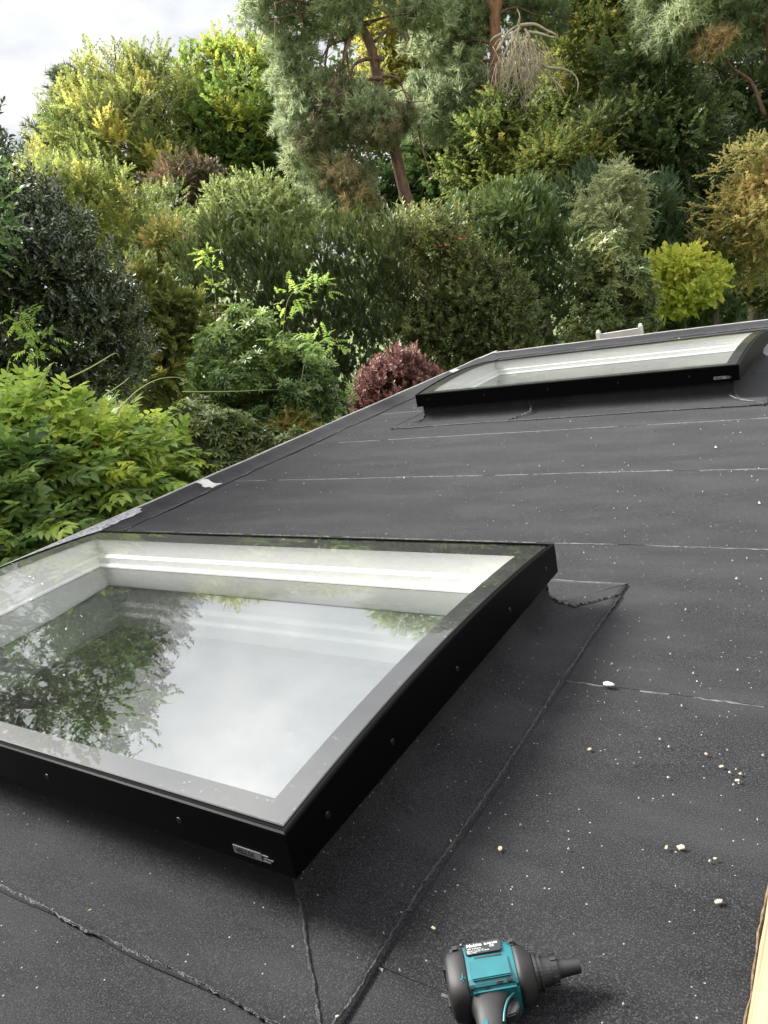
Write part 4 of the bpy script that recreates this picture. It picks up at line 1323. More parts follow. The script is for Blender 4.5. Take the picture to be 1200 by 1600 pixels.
# leaning Scots pine
def pine():
    D = 18.0
    base = at(652, 400, D)
    root = empty('leaning_pine', (base[0] + .15, base[1], GROUND), 'tall leaning pine with bare twisted branches and grey green foliage', 'tree')
    tp = [Vector((base[0] + .25, base[1], GROUND - .1)), Vector(at(648, 360, D)), Vector(at(632, 300, D)), Vector(at(617, 235, D)), Vector(at(600, 170, D)), Vector(at(591, 130, D)), Vector(at(580, 75, D)), Vector(at(562, 35, D)), Vector(at(548, -10, D)), Vector(at(535, -90, D))]
    P = curve_pts(tp, 6)
    link('trunk', mesh_py('trunk', *tube_data(P, [.155 - .08 * i / (len(P) - 1) for i in range(len(P))], 10)), M['pine_bark'], root, smooth=True)
    br = [
        [(568, 40), (548, 55), (538, 80), (535, 100), (518, 125)], [(600, 92), (575, 92), (555, 100), (545, 120), (535, 145)], [(578, 35), (560, 42), (545, 65), (538, 90), (528, 112), (515, 140)],
        [(598, 122), (575, 125), (560, 145)], [(515, 62), (510, 85), (508, 110), (515, 130), (514, 165)], [(550, 60), (530, 65), (512, 75), (500, 100)],
        [(597, 118), (620, 122), (630, 140), (640, 160)], [(540, 70), (545, 110), (548, 125), (538, 140)], [(575, 20), (520, 15), (470, 20), (430, 30)], [(545, -5), (500, 10), (460, 0), (430, 5)],
        [(552, 195), (548, 230), (535, 255), (525, 262)], [(552, 230), (560, 245), (572, 260)], [(575, 35), (610, 25), (650, 20)], [(585, 65), (610, 45), (640, 60)], [(600, 145), (570, 150), (540, 180), (505, 190)], [(610, 190), (580, 210), (550, 240), (530, 290)],
        [(654, 195), (658, 225), (665, 250), (672, 275)]]
    parts = []
    rg = random.Random(9)
    for i, b in enumerate(br):
        pts = [Vector(at(x, y, D + rg.uniform(-.25, .25) - .15 * k)) for k, (x, y) in enumerate(b)]
        parts.append(limb(pts, .055 if i < 4 or i in (8, 9) else .035, .012, 6, 5))
        for k in range(5):
            q = pts[-1 - (k % 2)]; e = q + Vector((rg.uniform(-.5, .5), rg.uniform(-.5, .5), rg.uniform(-.5, .3)))
            parts.append(limb([q, q.lerp(e, .5) + Vector((0, 0, rg.uniform(-.1, .1))), e], .014, .004, 5, 3))
    woody('bare_branch', parts, M['pine_bark'], root)
    lobes = [PL(430, 22, 36, 18, D, 0, .45), PL(415, 5, 25, 18, D, 0, .4), PL(460, 50, 34, 20, D, .2, .5), PL(455, 85, 30, 18, D, 0, .42), PL(535, 30, 35, 30, D, -.3, .6), PL(505, -10, 30, 12, D, 0, .5), PL(545, 10, 40, 20, D, 0, .55),
             PL(465, 108, 30, 18, D, 0, .45), PL(450, 125, 28, 25, D, .5, .45), PL(490, 140, 42, 25, D, 0, .5), PL(470, 175, 30, 28, D, -.1, .6), PL(515, 170, 40, 25, D, -.2, .58),
             PL(490, 215, 38, 30, D, -.2, .62), PL(465, 240, 22, 20, D, -.3, .68), PL(545, 190, 40, 30, D, 0, .5), PL(580, 180, 40, 22, D, -.3, .52), PL(622, 190, 30, 20, D, -.2, .5), PL(590, 205, 36, 18, D, -.4, .55), PL(650, 175, 24, 16, D, .3, .5), PL(560, 160, 28, 18, D, .3, .45),
             PL(545, 300, 42, 26, D, -.3, .5), PL(515, 318, 30, 18, D, -.3, .55), PL(500, 270, 34, 26, D, -.2, .5), PL(555, 335, 34, 20, D, -.3, .45), PL(565, 270, 24, 24, D, -.1, .45), PL(525, 250, 28, 22, D, 0, .5), PL(455, 205, 18, 20, D, 0, .5),
             PL(645, 30, 26, 14, D, .3, .5), PL(625, 5, 30, 14, D, .4, .5), PL(665, 20, 35, 22, D, .2, .45), PL(560, -60, 90, 50, D, 0, .5), PL(440, -40, 60, 20, D, 0, .5)]
    scatter('crown', TP['pine'], lobes, 8200, .27, LM['pine'], root, seed=30, per=6, sub=.48, up=.25, outw=.9, keep_back=.5, shell=(.6, 1.08), squash=.6)
    old = [PL(545, 285, 36, 30, D, -.55, .5), PL(560, 310, 30, 24, D, -.6, .6), PL(600, 205, 34, 24, D, -.6, .4), PL(480, 215, 26, 20, D, -.5, .35), PL(520, 150, 26, 16, D, -.3, .3), PL(625, 180, 24, 16, D, -.4, .4)]
    scatter('old_needles', TP['pine'], old, 800, .26, LM['pine_old'], root, seed=31, per=5, sub=.5, up=-.1, shell=(.5, 1.05))
pine()

def pine2():
    D = 20.0
    b = at(790, 400, D)
    root = empty('orange_barked_pine', (b[0], b[1], GROUND), 'pine with bare orange trunk and a hanging mass of dead branches', 'tree')
    tp = [Vector((b[0] + .1, b[1], GROUND - .1)), Vector(at(786, 300, D)), Vector(at(779, 180, D)), Vector(at(775, 90, D)), Vector(at(774, 25, D)), Vector(at(782, -15, D)), Vector(at(785, -70, D))]
    P = curve_pts(tp, 6)
    parts = [tube_data(P, [.17 - .07 * i / (len(P) - 1) for i in range(len(P))], 10), limb([at(775, 28, D), at(768, 8, D), at(757, -12, D), at(745, -60, D)], .10, .06, 8)]
    woody('trunk', parts, M['orange_bark'], root)
    lobes = [PL(685, 70, 42, 22, D, .3, .5), PL(725, 55, 36, 24, D, .3, .45), PL(730, 105, 40, 22, D, .2, .55), PL(715, 150, 44, 22, D, 0, .5), PL(680, 130, 32, 22, D, .2, .4), PL(665, 195, 34, 26, D, 0, .45), PL(710, 195, 38, 20, D, -.1, .4), PL(740, 25, 34, 22, D, .3, .4), PL(690, 25, 36, 20, D, .3, .45),
             PL(740, 170, 26, 18, D, 0, .45), PL(810, 20, 34, 16, D, .6, .35), PL(850, 30, 34, 18, D, .6, .35), PL(650, 160, 26, 20, D, .2, .5), PL(830, -20, 70, 30, D, .6, .4), PL(720, -30, 80, 30, D, .4, .4)]
    scatter('crown', TP['pine'], lobes, 4800, .3, LM['pine'], root, seed=33, per=6, sub=.48, up=.3, keep_back=.5, shell=(.6, 1.08), squash=.6)
    lp = []
    rg = random.Random(5)
    for (x, y) in ((690, 80), (730, 60), (715, 150), (670, 195), (740, 110), (840, 25)):
        s = Vector(at(776, y - 20 + rg.uniform(-10, 20), D)); e = Vector(at(x, y, D))
        lp.append(limb([s, s.lerp(e, .5) + Vector((0, 0, .15)), e], .045, .012, 6))
    woody('limb', lp, M['pine_bark'], root)
    # dead hanging branches: heavy stems and a curtain of twigs
    Dd = D - .7
    stems = [[(777, 80), (790, 55), (805, 42), (815, 40)], [(812, 40), (835, 38), (855, 48), (868, 54), (873, 62)], [(826, 50), (845, 53), (862, 58), (872, 58)], [(815, 42), (803, 52), (800, 62), (803, 67), (815, 66), (828, 75), (836, 95), (848, 100)],
             [(846, 97), (855, 105), (880, 108), (896, 116), (903, 128), (902, 145)], [(803, 66), (798, 80), (795, 90), (805, 100), (822, 115), (838, 122), (852, 140)], [(812, 40), (808, 55), (812, 62), (822, 58)], [(810, 38), (812, 25), (808, 14)], [(820, 45), (828, 58), (826, 68), (845, 85), (860, 100)],
             [(797, 60), (780, 62), (772, 72)], [(830, 66), (850, 67)], [(832, 70), (845, 80), (858, 92), (862, 105)], [(785, 52), (770, 60), (765, 70)], [(838, 95), (855, 115), (875, 135), (884, 150)], [(850, 110), (865, 125), (875, 152)], [(838, 120), (835, 135), (840, 150)]]
    sp = []
    for i, b_ in enumerate(stems):
        pts = [Vector(at(x, y, Dd + rg.uniform(-.1, .1))) for x, y in b_]
        sp.append(limb(pts, (.042 if i < 5 else .028), .010, 6, 5))
    tw = []
    for i in range(210):
        x0 = rg.gauss(812, 18); y0 = rg.uniform(62, 120); 
        ln = rg.uniform(35, 90) * (1 - min(.6, abs(x0 - 812) / 110))
        fan = (x0 - 808) * rg.uniform(.1, .5)
        x1 = x0 + fan + rg.gauss(0, 13) - 6; y1 = min(y0 + ln, 206 - abs(x1 - 815) * .5)
        d0 = Dd + rg.uniform(-.5, .4)
        pts = [Vector(at(x0 + rg.gauss(0, 5), y0 - 12, d0)), Vector(at(x0 + fan * .4 + rg.gauss(0, 8), y0 + (y1 - y0) * .35, d0 + rg.uniform(-.1, .1))), Vector(at(x0 + fan * .8 + rg.gauss(0, 8), y0 + (y1 - y0) * .7, d0)), Vector(at(x1, y1, d0))]
        tw.append(limb(pts, .0072, .0035, 4, 4))
    woody('dead_branch', sp, M['dead'], root)
    woody('dead_twigs', tw, M['dead'], root)['kind'] = 'stuff'
pine2()

def pine3():
    D = 19.0
    b = at(1225, 380, D)
    root = empty('overhanging_pine', (b[0], b[1], GROUND), 'pine whose grey green boughs hang in from the top right corner', 'tree')
    tp = [Vector((b[0], b[1], GROUND - .1)), Vector(at(1220, 250, D)), Vector(at(1212, 100, D)), Vector(at(1205, -20, D)), Vector(at(1200, -120, D))]
    P = curve_pts(tp, 6)
    link('trunk', mesh_py('trunk', *tube_data(P, [.2 - .08 * i / (len(P) - 1) for i in range(len(P))], 10)), M['pine_bark'], root, smooth=True)
    lobes = [PL(1050, 30, 40, 22, D, 0, .5), PL(1095, 25, 42, 26, D, -.2, .48), PL(1140, 15, 40, 26, D, 0, .4), PL(1040, 60, 30, 16, D, 0, .45), PL(1080, 62, 40, 16, D, -.2, .4), PL(1130, 50, 34, 20, D, 0, .35), PL(1180, 20, 36, 30, D, .3, .3), PL(1100, -30, 80, 30, D, 0, .45), PL(1025, 5, 30, 20, D, 0, .5)]
    scatter('crown', TP['pine'], lobes, 3600, .3, LM['pine'], root, seed=36, per=6, sub=.48, up=.15, keep_back=.5, shell=(.6, 1.08), squash=.6)
    scatter('brown_needles', TP['pine'], [PL(1112, 72, 18, 9, D, -.6, .85), PL(1125, 62, 10, 6, D, -.6, .8)], 150, .26, LM['pine_old'], root, seed=37, per=3)
    lp = []
    rg = random.Random(6)
    for (x, y) in ((1050, 40), (1090, 20), (1120, 60), (1150, 20), (1030, 60), (1110, 72)):
        s = Vector(at(1208, y - 30, D)); e = Vector(at(x, y, D))
        lp.append(limb([s, s.lerp(e, .5) + Vector((0, 0, .3)), e], .06, .012, 6))
    lp.append(limb([at(1195, 180, D), at(1175, 130, D), at(1150, 110, D), at(1135, 95, D)], .05, .015, 6))
    woody('limb', lp, M['pine_bark'], root)
pine3()

# ------------------------------------------------------------------ shrubs in the middle distance
tree('copper_shrub', 'dull copper brown shrub in the shade below the tall trees', 'shrub', [PL(285, 285, 34, 28, 20, 0, .4), PL(320, 300, 34, 30, 20, 0, .35), PL(260, 320, 36, 34, 20, 0, .4), PL(300, 340, 45, 35, 20, .3, .3)], TP['spray'], 1500, .42, LM['copper'], seed=40, tr=.07)
tree('sallow_bush', 'pale grey green bush behind the clipped conifer hedge', 'shrub', [PL(470, 363, 34, 34, 16, .2, .4), PL(380, 303, 22, 22, 16, .1, .5), PL(345, 328, 26, 24, 16, .1, .5), PL(445, 318, 22, 26, 16, .2, .45), PL(310, 368, 30, 34, 16, .3, .35), PL(400, 323, 34, 30, 16, 0, .5), PL(360, 348, 45, 32, 16, 0, .45), PL(430, 353, 50, 34, 16, -.2, .5), PL(395, 368, 60, 40, 16, -.2, .4), PL(410, 298, 22, 20, 16, 0, .6), PL(335, 378, 40, 40, 16, 0, .4)], TP['spray'], 2600, .32, LM['sallow'], seed=41, tr=.07, up=.5, stray=.08)
tree('rusty_shrub', 'shrub with rusty orange tips between holly and hedge', 'shrub', [PL(275, 400, 28, 40, 13, 0, .75), PL(290, 440, 34, 45, 13, 0, .6), PL(255, 440, 30, 40, 13, 0, .55), PL(275, 490, 40, 40, 13, 0, .5)], TP['spray'], 2300, .26, LM['brown_thuja'], seed=42, tr=.05, up=.7)
tree('green_bush', 'mixed olive bush rising behind the glossy dark holly', 'shrub', [PL(150, 350, 55, 55, 14, 0, .45), PL(100, 320, 50, 48, 14, 0, .55), PL(200, 385, 50, 55, 14, 0, .45), PL(55, 310, 45, 38, 14, 0, .5), PL(220, 440, 45, 55, 14, 0, .4), PL(175, 300, 22, 34, 14, 0, .6), PL(240, 380, 40, 50, 14, .6, .35), PL(130, 290, 20, 26, 14, 0, .55), PL(260, 350, 40, 40, 15, .6, .3)], TP['spray'], 3400, .28, LM['hornbeam'], seed=43, tr=.06, up=.8, stray=.2)
tree('thuja_shrub', 'brownish green thuja squeezed between holly and rhododendron', 'shrub', [PL(245, 470, 34, 45, 9.6, 0, .45), PL(225, 530, 34, 50, 9.6, 0, .4), PL(265, 540, 36, 55, 9.6, 0, .42), PL(245, 600, 50, 50, 9.6, 0, .35), PL(300, 500, 24, 40, 9.6, .2, .45), PL(215, 450, 20, 35, 9.6, 0, .5)], TP['frond'], 2400, .24, LM['brown_thuja'], seed=44, tr=.05, up=.1, outw=.9)

def hedge_lobes(x0, x1, top, bot, D, n, tint, rx, rows, jit=8, seed=0, dslope=0.0):
    rg = random.Random(seed); o = []
    for i in range(n):
        t = i / (n - 1); x = x0 + (x1 - x0) * t
        ty = top(x) if callable(top) else top
        for k in range(rows):
            y = ty + rx * .85 + (bot - ty - rx) * k / max(1, rows - 1)
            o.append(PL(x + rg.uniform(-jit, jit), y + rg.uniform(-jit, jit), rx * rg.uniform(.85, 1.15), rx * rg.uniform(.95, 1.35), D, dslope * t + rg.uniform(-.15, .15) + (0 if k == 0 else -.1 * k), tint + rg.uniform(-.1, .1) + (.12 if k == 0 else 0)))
    return o
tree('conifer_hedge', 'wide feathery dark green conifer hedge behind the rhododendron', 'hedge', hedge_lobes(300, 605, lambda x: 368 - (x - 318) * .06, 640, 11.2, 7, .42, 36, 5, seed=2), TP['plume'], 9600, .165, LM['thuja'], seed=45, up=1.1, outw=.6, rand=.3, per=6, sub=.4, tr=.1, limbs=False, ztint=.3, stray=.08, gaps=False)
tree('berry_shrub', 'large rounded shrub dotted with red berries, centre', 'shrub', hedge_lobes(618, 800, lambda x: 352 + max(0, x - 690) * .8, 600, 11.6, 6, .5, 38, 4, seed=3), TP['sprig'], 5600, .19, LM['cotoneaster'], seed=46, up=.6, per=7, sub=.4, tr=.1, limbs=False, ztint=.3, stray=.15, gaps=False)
bsr = [o for o in bpy.data.objects if o.name == 'berry_shrub'][0]
scatter('berries', [tpl_whorl(55, 5, .5, .45)], [PL(625, 390, 30, 32, 11.6, -.1, .5), PL(650, 380, 30, 25, 11.6, -.1, .5), PL(700, 375, 40, 22, 11.6, -.2, .5), PL(640, 430, 30, 30, 11.6, -.2, .4)], 260, .035, LM['berry'], bsr, seed=47, per=4, shell=(.98, 1.12))
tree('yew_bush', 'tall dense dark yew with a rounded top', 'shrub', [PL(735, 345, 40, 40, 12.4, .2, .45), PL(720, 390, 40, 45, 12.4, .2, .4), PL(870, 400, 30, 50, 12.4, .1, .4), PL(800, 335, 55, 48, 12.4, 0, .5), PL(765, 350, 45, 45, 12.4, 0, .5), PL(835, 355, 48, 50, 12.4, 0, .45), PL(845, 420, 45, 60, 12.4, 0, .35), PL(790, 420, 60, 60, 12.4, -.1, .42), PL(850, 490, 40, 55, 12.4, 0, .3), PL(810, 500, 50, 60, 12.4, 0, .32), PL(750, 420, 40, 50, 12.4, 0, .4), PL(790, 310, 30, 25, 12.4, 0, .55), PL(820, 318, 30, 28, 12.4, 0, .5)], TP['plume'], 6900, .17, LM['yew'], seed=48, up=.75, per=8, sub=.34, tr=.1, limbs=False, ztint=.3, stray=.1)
tree('dark_cypress', 'bluish dark cypress behind the pale straw coloured shrub', 'shrub', [PL(1010, 330, 34, 40, 17.5, 0, .5), PL(1045, 360, 30, 45, 17.5, 0, .4), PL(1000, 390, 40, 45, 17.5, 0, .4), PL(1040, 420, 40, 40, 17.5, 0, .35), PL(905, 330, 30, 40, 17.5, 0, .45), PL(930, 300, 30, 30, 17.5, 0, .5), PL(1070, 410, 30, 40, 17.5, .2, .35)], TP['plume'], 2300, .34, LM['cypress'], seed=49, up=.9, tr=.1, limbs=False)
tree('straw_shrub', 'pale straw green shrub with slender bare stems', 'shrub', [PL(955, 300, 24, 28, 15.6, 0, .6), PL(930, 330, 28, 34, 15.6, 0, .55), PL(980, 325, 26, 34, 15.6, 0, .55), PL(950, 365, 34, 30, 15.6, -.1, .5), PL(985, 380, 22, 26, 15.6, 0, .5), PL(965, 280, 14, 20, 15.6, 0, .6), PL(910, 360, 20, 26, 15.6, 0, .5), PL(1000, 300, 10, 26, 15.6, 0, .6)], TP['spray_hang'], 1900, .25,  LM['straw'], seed=50, up=.6, tr=.06)
tree('right_rhododendron', 'dull green rhododendron left of the bright lime coloured tree', 'shrub', [PL(935, 400, 40, 30, 13.0, 0, .6), PL(920, 440, 44, 40, 13.0, -.1, .55), PL(965, 440, 44, 40, 13.0, -.1, .5), PL(990, 470, 34, 38, 13.0, 0, .5), PL(940, 490, 55, 45, 13.0, -.2, .48), PL(985, 515, 40, 35, 13.0, -.1, .45), PL(910, 520, 40, 40, 13.0, -.1, .42)], TP['whorl_far'], 2600, .12, LM['rhodo_dull'], seed=51, up=.7, per=8, sub=.36, tr=.06)
tree('lime_tree', 'small round tree with bright lime yellow leaves', 'tree', [PL(1060, 425, 38, 24, 16, 0, .6), PL(1040, 445, 30, 26, 16, 0, .6), PL(1085, 445, 28, 28, 16, 0, .55), PL(1060, 455, 42, 24, 16, -.2, .45), PL(1050, 410, 12, 12, 16, 0, .7), PL(1085, 408, 12, 14, 16, 0, .75), PL(1030, 428, 14, 14, 16, 0, .7), PL(1075, 475, 24, 12, 16, -.1, .35)], [tpl_spray(70 + i, 8, .42, .38, False, flat=.6) for i in range(3)], 2200, .19, LM['lime'], seed=52, tr=.05, up=.6, per=6)
tree('clipped_ball', 'small clipped dark green ball beside the lawn', 'shrub', [PL(1119, 488, 24, 18, 19.5, 0, .5)], TP['sprig'], 1500, .12, LM['box'], seed=53, per=0, up=.2, tr=.05, limbs=False, shell=(.92, 1.02))
tree('border_plants', 'leafy low border plants at the back of the lawn', 'plant', [PL(1165, 462, 26, 16, 24, 0, .6), PL(1195, 468, 26, 14, 24, 0, .6), PL(1145, 470, 20, 14, 24, 0, .5), PL(1225, 465, 30, 20, 24, 0, .5)], TP['spray_big'], 900, .35, LM['cotoneaster'], seed=54, tr=.04, up=.8)
tree('low_bush', 'dim low bush under the lime coloured tree', 'shrub', [PL(1050, 500, 36, 26, 17.5, 0, .4), PL(1085, 497, 26, 22, 17.5, 0, .4), PL(1020, 510, 26, 30, 17.5, 0, .3)], TP['spray'], 1000, .3, LM['maple'], seed=55, tr=.04)

# ------------------------------------------------------------------ near shrubs
tree('holly_bush', 'large glossy dark holly at the left edge', 'shrub', [PL(40, 330, 60, 42, 8.2, .2, .5), PL(-20, 340, 60, 55, 8.2, .2, .45), PL(90, 380, 55, 50, 8.2, 0, .48), PL(130, 440, 50, 50, 8.2, 0, .45), PL(165, 490, 45, 50, 8.2, 0, .42), PL(60, 430, 65, 55, 8.2, -.3, .42), PL(0, 430, 55, 60, 8.2, -.2, .42), PL(110, 520, 60, 50, 8.2, -.3, .38), PL(190, 540, 38, 45, 8.2, 0, .42), PL(40, 530, 65, 55, 8.2, -.3, .36), PL(170, 590, 50, 40, 8.2, -.1, .36), PL(90, 600, 70, 45, 8.2, 0, .34), PL(-30, 520, 50, 60, 8.2, 0, .36), PL(0, 600, 60, 50, 8.2, 0, .3), PL(200, 470, 16, 26, 8.2, .1, .5), PL(-70, 380, 60, 90, 8.2, .3, .4), PL(-80, 250, 80, 90, 8.4, .3, .45)],
     TP['sprig'], 6600, .17, LM['holly'], seed=60, up=.8, outw=.7, per=8, sub=.36, tr=.1, leaf_sd=.12)
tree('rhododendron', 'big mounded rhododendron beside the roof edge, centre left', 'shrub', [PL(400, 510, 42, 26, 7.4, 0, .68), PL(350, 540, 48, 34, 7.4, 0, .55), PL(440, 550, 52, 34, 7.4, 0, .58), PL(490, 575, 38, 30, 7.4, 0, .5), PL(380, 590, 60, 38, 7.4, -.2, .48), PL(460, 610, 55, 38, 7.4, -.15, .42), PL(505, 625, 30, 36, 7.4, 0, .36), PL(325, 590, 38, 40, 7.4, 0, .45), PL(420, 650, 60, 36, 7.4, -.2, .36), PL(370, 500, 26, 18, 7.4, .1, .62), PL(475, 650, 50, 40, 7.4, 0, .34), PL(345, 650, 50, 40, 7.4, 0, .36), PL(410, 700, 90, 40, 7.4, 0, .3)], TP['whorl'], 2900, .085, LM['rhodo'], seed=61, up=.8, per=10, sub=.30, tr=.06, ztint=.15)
tree('low_rhododendron', 'low dull rhododendron just outside the roof edge', 'shrub', [PL(340, 670, 45, 30, 6.3, 0, .5), PL(300, 655, 40, 28, 6.3, .2, .4), PL(385, 690, 40, 26, 6.3, 0, .42), PL(340, 715, 60, 35, 6.3, 0, .35), PL(435, 690, 34, 20, 6.4, .2, .45)], TP['whorl'], 1200, .085, LM['rhodo_dull'], seed=62, up=.7, per=9, sub=.34, tr=.05)
tree('reddish_shrub', 'small reddish green shrub tucked behind the roof edge', 'shrub', [PL(440, 672, 26, 14, 7.0, -.1, .7), PL(470, 662, 20, 12, 7.0, 0, .6), PL(415, 680, 22, 14, 7.0, 0, .6)], TP['spray'], 420, .14, LM['brown_thuja'], seed=63, tr=.03)
tree('barberry', 'rounded dusky red barberry between hedge and roof edge', 'shrub', [PL(622, 583, 42, 30, 8.9, 0, .55), PL(595, 605, 36, 32, 8.9, 0, .5), PL(650, 600, 34, 34, 8.9, 0, .55), PL(620, 620, 55, 40, 8.9, -.05, .48), PL(580, 630, 28, 34, 8.9, 0, .45), PL(645, 570, 20, 18, 8.9, 0, .6), PL(605, 650, 60, 40, 8.9, .1, .4)], [tpl_sprig(80 + i, 12, .30, .2, False, .6) for i in range(3)], 2300, .13, LM['barberry'], seed=64, per=7, sub=.38, up=.6, tr=.04)

# wisteria: mass of pinnate leaves by the roof's left edge
def atx(px, py, X_):
    d = ray(px, py)
    return CAM + d * (X_ / d[0])
def PX(px, py, rx, ry, X_, tint):
    c = atx(px, py, X_); k = np.linalg.norm(c - CAM) / F_PX
    return (c, (min(rx * k, -3.95 - X_ + .12), rx * k, ry * k), tint)
def wisteria():
    lobes = [PX(40, 722, 60, 40, -5.10, .6), PX(110, 722, 60, 38, -5.10, .62), PX(170, 734, 55, 40, -5.02, .58), PX(60, 742, 65, 50, -4.80, .38), PX(130, 746, 60, 48, -4.72, .42), PX(200, 746, 50, 42, -4.72, .55), PX(255, 732, 45, 30, -4.80, .58), PX(-20, 742, 60, 70, -4.87, .35),
             PX(60, 780, 60, 50, -4.57, .26), PX(130, 780, 50, 40, -4.57, .3), PX(10, 790, 50, 60, -4.65, .2), PX(200, 770, 40, 28, -4.57, .42), PX(260, 761, 40, 26, -4.65, .45), PX(60, 850, 50, 40, -4.35, .28), PX(-20, 870, 50, 50, -4.35, .25), PX(0, 702, 40, 28, -5.17, .65), PX(300, 746, 26, 16, -4.95, .5), PX(240, 722, 26, 16, -5.10, .7)]
    c = np.mean([l[0] for l in lobes], axis=0)
    root = empty('wisteria', (c[0], c[1], GROUND), 'wisteria with fresh yellow green shoots sprawling beside the roof edge', 'climber')
    st = []
    rg = random.Random(8)
    for k in range(5):
        e = Vector(lobes[k * 3][0]); b = Vector((c[0] + rg.uniform(-.3, .3), c[1] + rg.uniform(-.3, .3), GROUND))
        st.append(limb([b, b.lerp(e, .4) + Vector((rg.uniform(-.3, .3), rg.uniform(-.3, .3), .2)), e], .035, .012, 7))
    woody('stem', st, M['bark'], root)
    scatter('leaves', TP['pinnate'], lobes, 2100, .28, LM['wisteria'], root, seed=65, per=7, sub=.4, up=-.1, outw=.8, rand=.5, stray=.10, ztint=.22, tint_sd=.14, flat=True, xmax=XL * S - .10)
    young = [PX(170, 740, 26, 18, -4.61, .6), PX(185, 715, 22, 20, -4.65, .6), PX(60, 655, 50, 12, -4.95, .4), PX(180, 690, 26, 14, -4.87, .7), PX(250, 675, 22, 12, -4.95, .6), PX(140, 700, 30, 16, -4.72, .4), PX(165, 743, 30, 12, -4.50, .75), PX(225, 773, 20, 12, -4.42, .35), PX(20, 888, 20, 8, -4.35, .3), PX(270, 715, 30, 14, -4.76, .3), PX(225, 710, 26, 14, -4.80, .55), PX(15, 680, 30, 14, -4.95, .55)]
    scatter('young_shoots', TP['pinnate'], young, 430, .25, LM['wisteria_young'], root, seed=66, per=3, sub=.5, up=.3, outw=.8, tint_sd=.12, shell=(.5, 1.1), xmax=XL * S - .05)
    td = [[(185, 640), (215, 610), (250, 592), (285, 592), (310, 615), (312, 640)], [(310, 640), (318, 650), (316, 670), (320, 700), (325, 720)], [(60, 610), (75, 575), (80, 570), (70, 590), (55, 605)], [(105, 592), (140, 575), (165, 560), (180, 552), (186, 556)], [(160, 620), (190, 600), (202, 590)],
          [(285, 612), (340, 612), (400, 610), (450, 605), (500, 580)], [(230, 660), (290, 630), (330, 625)], [(320, 690), (335, 692), (350, 688)], [(280, 640), (295, 650), (297, 660)]]
    tp = []
    for i, b in enumerate(td):
        X_ = -4.75 if i != 5 else -4.6
        pts = [Vector(atx(x, y, X_ - .03 * k)) for k, (x, y) in enumerate(b)]
        tp.append(limb(pts, .0055, .0022, 5, 8))
    woody('tendril', tp, M['vine'], root)
wisteria()

def vine(name, label, pts, D, sprays, seed):
    p0 = at(*pts[0], D)
    root = empty(name, (p0[0], p0[1], p0[2]), label, 'climber')
    P = [Vector(at(x, y, D)) for x, y in pts]
    woody('stem', [limb(P, .003, .002, 5, 6)], M['vine'], root)
    scatter('leaves', TP['pinnate'], [PL(x, y, r, r * .7, D, 0, t - .25) for x, y, r, t in sprays] + [((p_.x, p_.y, p_.z), (.10, .10, .08), .12) for p_ in curve_pts(P, 2)[2:]], 7 * len(sprays) + 22, .10, LM['wisteria_young'], root, seed=seed, per=0, up=.2, shell=(.2, 1.0), keep_back=1, flat=True)
vine('climbing_shoot', 'bright yellow green climbing shoot against the conifer hedge', [(440, 545), (445, 490), (455, 460), (480, 445), (505, 452)], 7.3, [(455, 470, 12, .5), (470, 452, 12, .6), (488, 442, 12, .7), (478, 478, 10, .6), (500, 445, 8, .6)], 80)
vine('climbing_shoot', 'lime coloured shoot tip topping the hedge left of centre', [(340, 520), (335, 450), (325, 400)], 9.6, [(322, 402, 12, .7), (340, 400, 10, .6), (318, 388, 8, .8)], 81)
vine('climbing_shoot', 'fresh green shoot growing through the holly at the left', [(60, 600), (55, 540), (30, 498)], 6.9, [(20, 495, 14, .2), (60, 515, 14, .2), (45, 530, 10, .15), (75, 530, 8, .2)], 82)
vine('climbing_shoot', 'light green shoot arching over the right of the rhododendron', [(470, 600), (480, 550), (500, 535), (530, 540)], 6.9, [(430, 532, 12, .2), (455, 530, 10, .15), (505, 528, 14, .25), (525, 538, 9, .4)], 83)

wd = empty('weed', tuple(at(552, 632, 7.3)), 'single pale weed spike poking up beside the barberry', 'plant')
scatter('leaves', [tpl_sprig(91, 10, .5, .09, False, .3)], [PL(551, 625, 3, 12, 7.3, 0, .5)], 5, .16, LM['weed'], wd, seed=84, per=0, up=1.5, outw=.1, rand=.1, shell=(.1, .9), keep_back=1)
woody('stem', [limb([at(553, 690, 7.3), at(552, 650, 7.3), at(551, 612, 7.3)], .006, .003, 5)], M['vine'], wd)

# ------------------------------------------------------------------ white frame beyond the far edge
def white_frame():
    D = 9.9
    a = at(935, 522, D); b = at(1001, 515, D)
    a = Vector(a); b = Vector(b); b.z = a.z = (a.z + b.z) / 2
    root = empty('white_railing', ((a.x + b.x) / 2, (a.y + b.y) / 2, GROUND), 'white painted railing top showing just beyond the far roof edge', 'railing')
    ax = (b - a).normalized(); nrm = ax.cross(Vector((0, 0, 1)))
    for q, s in ((a, -1), (b, 1)):
        V, Fc = tube_data([Vector((q.x, q.y, GROUND)) + ax * s * .05, q + ax * s * .0 + Vector((0, 0, .03)), q + Vector((0, 0, .06))], [.035, .033, .02], 4)
        link('post', mesh_py('post', V, Fc), M['wpaint'], root)
    for z, h in ((-.02, .05), (-.45, .05), (-.95, .05), (-1.45, .05)):
        bm = bmesh.new()
        vs = []
        for p in (a, b):
            for dn in (-.02, .02):
                for dz in (-h, h * .6):
                    vs.append(bm.verts.new(p + nrm * dn + Vector((0, 0, z + dz))))
        bmesh.ops.convex_hull(bm, input=bm.verts)
        link('rail', bm_mesh('rail', bm), M['wpaint'], root)
white_frame()

